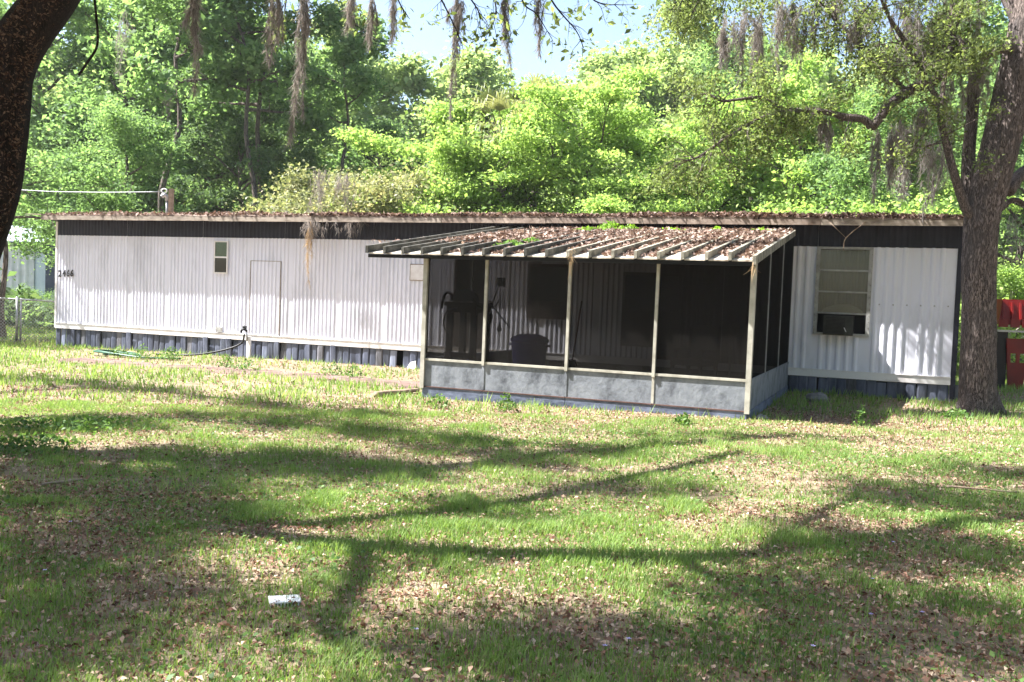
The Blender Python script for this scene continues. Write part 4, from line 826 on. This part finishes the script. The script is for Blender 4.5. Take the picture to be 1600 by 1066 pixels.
def shade_boughs(rng, mb, C, lines, spots):
    out = []
    for bx, by, hh, nb in spots:
        cc = C(bx, by, hh); q = lines[np.argmin(((lines - cc) ** 2).sum(1) + 2. * np.maximum(0, lines[:, 2] - cc[2] + .3))]; ln_ = spline([q, (q + cc) / 2 + [0, 0, .15], cc], 4)
        mb.tube(ln_, list(np.linspace(.045, .02, len(ln_))), 6, False); out.append(twigs(rng, ln_, nb + 3, .75, -.2, mb, .012, .35))
    return np.concatenate(out)
def side_oak():
    rng = np.random.default_rng(207); base = np.array([-11.6, 10.4, float(gz(-11.6, 10.4))]); C = lambda x, y, h: caster(x, y, h) - base
    t = thing('yard_tree', base, 0, 'tall tree standing round the yard outside the view', 'tree', 'trees round the yard'); mb = MB()
    def limb(pts, n=6): S = spline(np.array([np.append(p, r) for p, r in pts]), n); mb.tube(S[:, :3], list(S[:, 3]), 10, True, bark_fn(3, .05, 5)); return S
    limb([((0, 0, -.1), .42), ((.05, 0, 1.2), .3), ((.1, .05, 2.6), .27), ((.1, .1, 4.2), .25), ((.3, 0, 6.5), .16), ((.2, .2, 9), .06)])
    top = np.array([.1, .1, 3.9])
    L = [limb([(top, .18), (C(-180, 655, 5.7), .12), (C(60, 640, 6.2), .10), (C(250, 646, 6.5), .085), (C(430, 656, 6.8), .07), (C(640, 672, 7.1), .05), (C(820, 688, 7.4), .03)]),
         limb([(top, .22), (C(-250, 705, 5.2), .17), (C(0, 725, 5.5), .155), (C(160, 760, 5.6), .15), (C(330, 815, 5.7), .14), (C(560, 850, 5.8), .135), (C(820, 862, 5.9), .13), (C(1050, 874, 6.), .12), (C(1300, 852, 6.1), .105), (C(1600, 812, 6.3), .075), (C(1800, 790, 6.4), .04)]),
         limb([(top, .16), (C(-250, 800, 5.4), .13), (C(0, 835, 5.8), .11), (C(105, 890, 6.2), .09), (C(90, 980, 6.6), .07), (C(40, 1080, 7.), .04)]),
         limb([(C(300, 806, 5.7), .09), (C(450, 816, 5.8), .10), (C(640, 800, 5.9), .10), (C(830, 772, 6.), .10), (C(1000, 740, 6.1), .09), (C(1160, 705, 6.3), .06)]),
         limb([(C(100, 740, 5.6), .08), (C(230, 700, 6.1), .06), (C(420, 700, 6.6), .04)]),
         limb([(C(570, 851, 5.8), .07), (C(552, 905, 5.9), .07), (C(508, 980, 6.), .065), (C(600, 1003, 6.2), .055), (C(760, 1015, 6.4), .04), (C(900, 1060, 6.6), .03)]),
         limb([(C(1060, 874, 6.), .06), (C(1170, 930, 6.1), .05), (C(1270, 990, 6.3), .04), (C(1340, 1066, 6.5), .03)]),
         limb([(C(1180, 866, 6.05), .05), (C(1340, 780, 6.3), .045), (C(1480, 765, 6.5), .035), (C(1620, 745, 6.9), .03)]),
         limb([(top, .15), (C(-150, 612, 6.2), .11), (C(120, 598, 6.8), .085), (C(330, 612, 7.2), .065), (C(560, 632, 7.6), .04)])]
    tw = np.concatenate([twigs(rng, l[10:], 12, .9, -.2, mb, .013) for l in L])
    sh = shade_boughs(rng, mb, C, np.concatenate(L)[:, :3], ((60, 715, 6.6, 9), (110, 770, 7.0, 9), (220, 800, 7.0, 9), (300, 720, 7., 6), (150, 735, 6.8, 9), (250, 755, 7.0, 9), (330, 790, 6.8, 7), (30, 660, 7., 7), (160, 650, 7., 6), (300, 640, 7.2, 5), (430, 650, 7.4, 6), (480, 705, 7.4, 4), (60, 890, 6.6, 9), (110, 945, 6.8, 6), (70, 1030, 7., 5), (10, 780, 6.8, 8), (180, 830, 6.8, 5), (20, 960, 6.8, 5), (120, 690, 7.2, 6),
        (100, 588, 7.4, 6), (250, 600, 7.6, 5), (400, 622, 7.6, 5), (520, 642, 7.6, 5), (30, 575, 7.4, 5), (560, 668, 7.6, 6), (690, 690, 7.6, 6), (600, 722, 7.0, 4), (760, 712, 7.4, 5), (820, 975, 7., 4), (900, 1020, 7.2, 4), (1150, 1000, 7.2, 5), (1400, 775, 7.4, 5), (1570, 790, 7.6, 5), (1450, 850, 7.2, 6), (1560, 880, 7.4, 6), (1350, 905, 7.0, 5), (1500, 945, 7.4, 5), (1560, 740, 7.8, 4), (1000, 760, 7.4, 3), (1250, 960, 7.2, 4), (1420, 1000, 7.2, 4)))
    mb.build('trunk', M['barkd'], t, True); leaf_obj('crown', np.concatenate([around(rng, tw, 15000, .16), around(rng, sh, 84000, .19)]), .075, rng, M['loak'], t, asp=.5, up=.3)
side_oak()
def left_oak():
    rng = np.random.default_rng(202); Y = 8.6; px = FPX / Y
    base = np.array([at(-110, 700, Y)[0], Y, 0.]); base[2] = float(gz(base[0], Y))
    t = thing('foreground_oak', base, 0, 'dark leaning oak trunk coated in dry fern at left edge', 'tree')
    Q = lambda x, y, dy=0.: at(x, y, Y + dy) - base
    C = lambda x, y, h: caster(x, y, h) - base
    mb = MB()
    def limb(pts, n=6, sides=14, amp=.05, seed=3):
        S = spline(np.array([np.append(p, r) for p, r in pts]), n); mb.tube(S[:, :3], list(S[:, 3]), sides, True, bark_fn(seed, amp, 5)); return S
    hang = []; z0 = np.array([0, 0, -.1])
    trunk = limb([(z0, .42), (Q(-100, 620), .33), (Q(-82, 500), .29), (Q(-62, 420), .275), (Q(-45, 370), .268), (Q(-21, 300), .265), (Q(-11, 230), .265), (Q(-4, 170), .262), (Q(6, 110), .25), (Q(36, 58), .215), (Q(78, 2), .20), (Q(128, -62, .1), .18), (Q(210, -110, .5), .15), (Q(320, -95, 1.2), .12), (Q(470, -75, 1.7), .10), (Q(600, -75, 2.3), .075), (Q(720, -65, 2.8), .05), (Q(860, -50, 3.), .025)], 8, 20, .05)
    b = limb([(Q(0, 150), .18), (Q(-20, 80, .05), .14), (Q(-32, 10, 0), .13), (Q(-60, -80, -.1), .12), (Q(-130, -200, -.2), .10), (Q(-230, -330, 0), .06), (Q(-300, -420, .3), .03)])
    for q in (((668, -40), (690, 0), (712, 45), (722, 70)), ((800, -50), (818, 5), (838, 22), (862, 60)), ((760, -45), (775, 12), (768, 45)), ((838, -40), (868, 10), (900, 48), (912, 75)), ((520, -60), (545, 5), (556, 42)), ((600, -60), (622, 0), (640, 30)), ((455, -60), (446, 10), (440, 50)), ((880, -50), (930, 2), (975, 8)), ((700, -50), (742, 8), (752, 30))):
        l_ = spline([Q(u, v, 2.6) for u, v in q], 4); mb.tube(l_, list(np.linspace(.014, .004, len(l_))), 5, False); hang.append(twigs(rng, l_, 9, .34, .8, mb, .0045, .2, 2))
    tips = np.concatenate([twigs(rng, b[20:], 14, .9, -.2, mb, .012), twigs(rng, trunk[92:112], 8, .6, -.8, mb, .012)])
    # fine hanging twigs at the top edge of the view
    ht = np.concatenate(hang)
    mb.tube(spline([Q(140, -80, .2), Q(150, 20, .2), Q(152, 70, .2), Q(135, 100, .2), Q(123, 118, .2)], 6), [.012] * 25, 5, False)
    mb.build('trunk', M['barkd'], t, True)
    P = np.concatenate([around(rng, tips, 7000, .15), around(rng, ht, 600, .05)]); leaf_obj('crown', P, .075, rng, M['loak'], t, asp=.5, up=.3)
    # dry resurrection fern on the trunk
    S = trunk[:88]; N = 17000; ii = rng.integers(10, len(S) - 1, N); a = rng.uniform(0, 6.28, N); q = S[ii, :3] + (S[ii + 1, :3] - S[ii, :3]) * rng.random(N)[:, None]
    dirv = np.stack([np.cos(a), np.sin(a), .2 * np.sin(a * 3)], 1); side = (dirv[:, 0] * -.3 - dirv[:, 1] * .8 > -.25); q = q[side] + dirv[side] * (S[ii[side], 3] * 1.03)[:, None]
    leaf_obj('fern_coat', q, .030, rng, M['fern'], t, asp=.45, up=.1)
    ms = [(312, -30, 1.1, 1.13, .14, 'long grey moss strand hanging left of centre at top'), (472, -30, 1.7, 1.72, .12, 'longest moss strand, reaching down towards grey-olive shrub'), (582, -5, 2.3, .55, .07, 'short moss strand against pale sky, left of pair'), (615, -5, 2.3, .50, .06, 'short moss strand against pale sky, right of pair'), (716, -30, 2.7, 1.60, .07, 'thin straight moss strand left of the palm'), (792, -25, 2.8, .98, .09, 'moss strand hanging above the palm'),
          (548, -15, 2.0, .45, .09, 'faint short moss tuft right of longest strand'), (722, 0, 2.7, .5, .12, 'ragged moss tuft in the pale sky near top'), (845, -20, 2.9, .80, .07, 'thin moss wisp right of the palm strand'), (432, -20, 1.6, .8, .1, 'pale moss wisp just left of longest strand')]
    for k, (a, b_, dy, L, wd, lb) in enumerate(ms): moss(at(a, b_, Y + dy), L, wd, int(420 + 1300 * L * min(wd, .14) / .15), lb, 400 + k, size=.09)
    return t
left_oak()
for k, (a, b, Y, L, wd, lb) in enumerate(((190, 20, 30, 2.2, .4, 'moss hanging in dark tree above the roof mast'), (265, 120, 34, 2.0, .35, 'moss hanging in the darkest tree left of centre'), (540, 270, 26, 1.2, .5, 'moss draped on the grey-olive shrub'), (500, 262, 26, 1.4, .4, 'pale moss hanging at left of grey-olive shrub'), (1410, 240, 24, 1.6, .4, 'pale moss hanging behind the oak fork'), (1585, 330, 27, 2.0, .45, 'moss hanging right of the oak trunk'))): moss(at(a, b, Y), L, wd * .5, 700, lb, 500 + k, size=.16)
moss(hw(-12.95, -.42, 3.02), 1.45, .10, 500, 'dry tan vine dangling from roof edge over white siding', 520, m='mosst', name='dangling_vine')
moss(hw(-12.95, -.42, 3.05), .45, .35, 500, 'tangle of dry twigs hanging over navy band', 521, m='moss', name='twig_tangle')
moss(hw(-11.95, -.42, 3.05), .34, .2, 260, 'small tangle of dry twigs right of the dangling vine', 522, name='twig_tangle')
p = H(893, 392, PY - .3); moss(p + np.array([0, 0, .06]), 0.42, .04, 36, 'pale dry vine hanging over second porch post', 523, m='mosst', name='dangling_vine')
p = H(1176, 408, PY - .3); moss(p, .22, .05, 24, 'dry leaf string hanging at right porch corner', 524, m='mosst', name='dangling_vine')
a = H(1352, 347, -.41); b = H(1322, 372, -.41); c = H(1318, 392, -.41); d = H(1296, 347, -.41)
t = thing('dead_twig', tuple(b), 0, 'forked dead twig dangling from roof above large window', 'twig')
MB().tube(spline([a - b, (0, 0, 0), c - b], 5), .008, 5).build('stem', M['oldwood'], t, True); MB().tube([d - b, (0, 0, 0)], .005, 4).build('side_twig', M['oldwood'], t, True)

# ------------------------------------------------------------------ lawn: grass, weeds, dead leaves
def inside(x, y):
    lx = (x - HO[0]) * HEX[0] + (y - HO[1]) * HEX[1]; ly = (x - HO[0]) * HEY[0] + (y - HO[1]) * HEY[1]
    return ((lx > HL) & (lx < .05) & (ly > -.02)) | ((lx > PX0 - .04) & (lx < PX1 + .04) & (ly > PY - .05) & (ly <= 0)), lx, ly
def sample(rng, N, y0, y1, marg=1.15):
    Y = np.sqrt(rng.uniform(y0 ** 2, y1 ** 2, N)); X = rng.uniform(-1, 1, N) * .56 * marg * (Y + 1.0); return X, Y
def green(x, y): return fbm(x * .45, y * .6, 61, 3) * .45 + .55 * fbm(x * 2.3, y * 2.6, 71, 3)
def blades(rng, N, y0, y1, hgt, wid, seg2):
    x, y = sample(rng, N, y0, y1); ins, lx, ly = inside(x, y); gr = green(x, y)
    pth = (np.abs(ly + 3.3 + .25 * (vn(lx * .9, ly * 0, 7) - .5)) < .34 + .35 * vn(lx * 1.6, ly * 1.6, 8)) & (lx < PX0) & (lx > -17)
    near = (ly > -2.9) & (lx < PX0) & (lx > -19)
    k = ~ins & (rng.random(N) < np.clip((gr - .39) * 6 + .24, .2, 1)) & (rng.random(N) < np.where(pth, .03, np.where(near, .45, 1))); x, y, gr = x[k], y[k], gr[k]; N = len(x)
    tuft = vn(x * 3.1, y * 3.1, 81) ** 3; h = hgt * (.45 + .6 * rng.random(N) + 1.5 * tuft); a = rng.uniform(0, 6.28, N); ln = h * rng.uniform(.15, .9, N)
    z = gz(x, y); p = np.stack([x, y, z], 1); s = np.stack([np.cos(a), np.sin(a), 0 * a], 1) * (wid * (.7 + .6 * rng.random(N)))[:, None]; dv = np.stack([-np.sin(a), np.cos(a), 0 * a], 1); b2 = rng.uniform(-1, 1, N)[:, None]
    tip = p + dv * ln[:, None] + s * b2 + np.array([0, 0, 1]) * h[:, None]
    tint = np.clip(.15 + .55 * rng.random(N) + .5 * (fbm(x * .8, y * .8, 91, 3) - .5) + .2 * tuft, 0, 1)
    if seg2:
        mid = p + dv * ln[:, None] * .3 + np.array([0, 0, .62]) * h[:, None]
        V = np.stack([p - s, p + s, mid + s * .75, mid - s * .75, tip], 1).reshape(-1, 3); i = np.arange(N)[:, None] * 5
        return V, [i + [0, 1, 2, 3], i + [3, 2, 4]], [tint, tint]
    V = np.stack([p - s, p + s, tip], 1).reshape(-1, 3); i = np.arange(N)[:, None] * 3; return V, [i + [0, 1, 2]], [tint]
rng = np.random.default_rng(900)
for nm, N, y0, y1, h, wd, s2, lb in (('grass', 230000, 2.6, 7.2, .037, .0022, True, 'short patchy grass of the lawn nearest the viewer'), ('grass', 220000, 7.2, 12.5, .043, .0034, False, 'short patchy grass across the middle of the lawn'), ('grass', 190000, 12.5, 36, .085, .009, False, 'short grass of the lawn around the home and porch')):
    V, F, T = blades(rng, N, y0, y1, h, wd, s2); tag(link(nm, np_mesh(nm, V, F, np.concatenate(T)), M['grass']), lb, 'grass', kind='stuff')
def litter(N, y0, y1, size):
    x, y = sample(rng, N, y0, y1); ins, lx, ly = inside(x, y); gr = green(x, y); pth = (np.abs(ly + 3.3) < .4) & (lx < PX0) & (lx > -17)
    k = ~ins & (rng.random(N) < np.clip(1.55 - gr * 1.7, .3, 1)) & (rng.random(N) < np.where(pth, .7, 1)); x, y = x[k], y[k]
    return np.stack([x, y, gz(x, y) + .006 + .02 * rng.random(len(x))], 1), size
for N, y0, y1, s, lb in ((60000, 2.6, 7.2, .025, 'dead brown leaves scattered over the nearest lawn'), (60000, 7.2, 14, .028, 'dead brown leaves scattered over the middle lawn'), (34000, 14, 30, .04, 'dead brown leaves scattered on the ground by the home')):
    P, s = litter(N, y0, y1, s); tag(leaf_obj('leaf_litter', P, s, rng, M['litter'], up=.8, asp=.6, fold=.22), lb, 'leaf litter', kind='stuff')
N = 30000; x, y = sample(rng, N, 2.6, 11); k = (fbm(x * 1.1, y * 1.1, 111, 3) > .52) & ~inside(x, y)[0]; x, y = x[k], y[k]
tag(leaf_obj('low_weeds', np.stack([x, y, gz(x, y) + .015 + .035 * rng.random(len(x))], 1), .026, rng, M['weed'], up=1.2, asp=.7), 'small leaved weeds creeping between the grass blades', 'weeds', kind='stuff')
def weed(name, P, h, spread, n, size, label, m='weed', seed=0, group=None):
    r = np.random.default_rng(seed); q = r.normal(size=(n, 3)) * [spread * .5, spread * .5, 0]; q[:, 2] = h * r.random(n) ** .8 * np.exp(-(q[:, 0] ** 2 + q[:, 1] ** 2) / (spread ** 2)) + .02
    t = thing(name, tuple(P), 0, label, 'plant', group); mb = MB()
    for k in range(7): e = q[r.integers(0, n)]; mb.tube([(e[0] * .2, e[1] * .2, 0), tuple(e * [.7, .7, .6]), tuple(e)], .004, 3, False)
    mb.build('stems', M[m], t); leaf_obj('leaves', q, size, r, M[m], t, asp=.55, up=.4); return t
G = lambda px, py: (lambda g: (g[0], g[1], float(gz(g[0], g[1]))))(on_ground(px, py))
for k, (px, py, h, s, n, lb) in enumerate(((222, 552, .34, .22, 120, 'leafy weed against skirting left of coiled hose'), (266, 554, .32, .25, 130, 'leafy weed against skirting right of coiled hose'), (185, 548, .25, .2, 90, 'low weed by skirting near left corner'), (383, 572, .22, .3, 110, 'pale weed at foot of standpipe'), (353, 566, .25, .16, 70, 'small weed where black hose meets the ground'),
        (520, 582, .25, .22, 100, 'tuft of weeds below the middle of skirting'), (552, 586, .24, .2, 90, 'tuft of weeds left of torn skirting'), (685, 632, .22, .16, 80, 'weed at the left corner of porch base'), (790, 638, .28, .12, 80, 'dark weed growing against porch base'), (1068, 664, .16, .1, 60, 'small weed before right part of porch base'), (1345, 668, .3, .1, 40, 'thin tall weed at edge of porch shadow'),
        (40, 690, .12, .5, 320, 'broad patch of leafy weeds in shade at left'), (130, 660, .12, .6, 320, 'second patch of leafy weeds behind the shaded one'), (30, 660, .11, .5, 240, 'leafy weeds at left edge below the fence'), (1495, 655, .15, .25, 130, 'weeds around left foot of oak trunk'))): weed('weed_plant', G(px, py), h, s, int(n * 1.8), .045, lb, seed=700 + k)
for k, (px, y_, h, s, n, lb) in enumerate(((955, -.75, .20, .30, 230, 'largest bright weed growing at top of porch roof'), (985, -.75, .14, .22, 140, 'bright weed right of the largest roof weed'), (920, -.9, .10, .3, 120, 'bright weed left of the largest roof weed'), (1120, -.7, .11, .14, 60, 'lone bright weed near right of porch roof top'), (1190, -.7, .09, .26, 80, 'rightmost bright weeds along porch roof top'), (1050, -.7, .08, .3, 70, 'sparse bright weeds in the middle of porch roof top'), (800, -4.2, .10, .22, 120, 'green weed between ribs left of roof middle'), (830, -3.6, .09, .25, 120, 'green weed farther up between roof ribs'))):
    q = hp(px, 345 if y_ > -2 else 375, y_); weed('roof_weed', hw(q[0], y_, roofz(y_)), h, s, n, .07, lb, 'rweed' if y_ > -2 else 'weed', 760 + k)
# small lilac flowers and big fallen leaves
for k, (px, py) in enumerate(((945, 1017), (982, 1006), (1270, 1020), (1360, 972), (1440, 970), (70, 892), (110, 815), (650, 990), (1395, 858), (1362, 916))):
    P = G(min(px * 1., 1590), py); r = np.random.default_rng(k); t = thing('lilac_flower', (P[0], P[1], P[2] + .045), 0, 'tiny lilac flower in the lawn grass', 'flower', 'lilac flowers dotted in the lawn')
    for j in range(5):
        a = j * 1.257; c = np.array([math.cos(a), math.sin(a), 0]); s = np.array([-c[1], c[0], 0]); me = np_mesh('petal', np.array([c * .0015, c * .007 + s * .005, c * .013 + [0, 0, .003], c * .007 - s * .005]), [np.array([[0, 1, 2, 3]])], [r.random()]); link('petal', me, M['flower'], t)
    MB().tube([(0, 0, -.045), (0, 0, 0)], .0015, 3, False).build('stem', M['weed'], t)
for k, (px, py, s, lb) in enumerate(((655, 1056, .048, 'large tan leaf at bottom edge left of centre'), (672, 1010, .048, 'tan leaf in shade near bottom left of centre'), (8, 945, .048, 'brown leaf at left edge'), (700, 785, .048, 'pale curled leaf beside the curved branch shadow'))):
    P = G(px, py); a = k * 1.3; n = 6; V = []; F = []
    for i in range(n + 1):
        f = i / n; wv = s * .32 * math.sin(math.pi * min(f * .94 + .03, 1)) ; zc = .02 + s * .25 * (f - .4) ** 2 * 4 * .4
        for q in (-1, -.5, 0, .5, 1): V.append((f * s, q * wv, zc + abs(q) ** 2 * s * .16))
    F = [(i * 5 + j, i * 5 + j + 1, i * 5 + j + 6, i * 5 + j + 5) for i in range(n) for j in range(4)]
    tag(link('fallen_leaf', np_mesh('fallen_leaf', V, [np.array(F)], np.full(len(F), .8)), M['litter'], loc=(P[0], P[1], P[2] + .03), rz=a, smooth=True), lb, 'leaf')


# ------------------------------------------------------------------ the moist spring air of the woodland
mh = bpy.data.materials.new('woodland_haze'); mh.use_nodes = True; n = mh.node_tree; n.nodes.remove(n.nodes['Principled BSDF'])
pv = n.nodes.new('ShaderNodeVolumePrincipled'); pv.inputs['Color'].default_value = (.95, .97, 1, 1); pv.inputs['Density'].default_value = .0003; pv.inputs['Anisotropy'].default_value = .2
n.links.new(pv.outputs[0], n.nodes['Material Output'].inputs['Volume'])
tag(MB().box(-110, 110, -45, 125, -1.6, 27).build('haze', mh), 'thin pale haze hanging over yard and woodland', 'haze', kind='stuff')
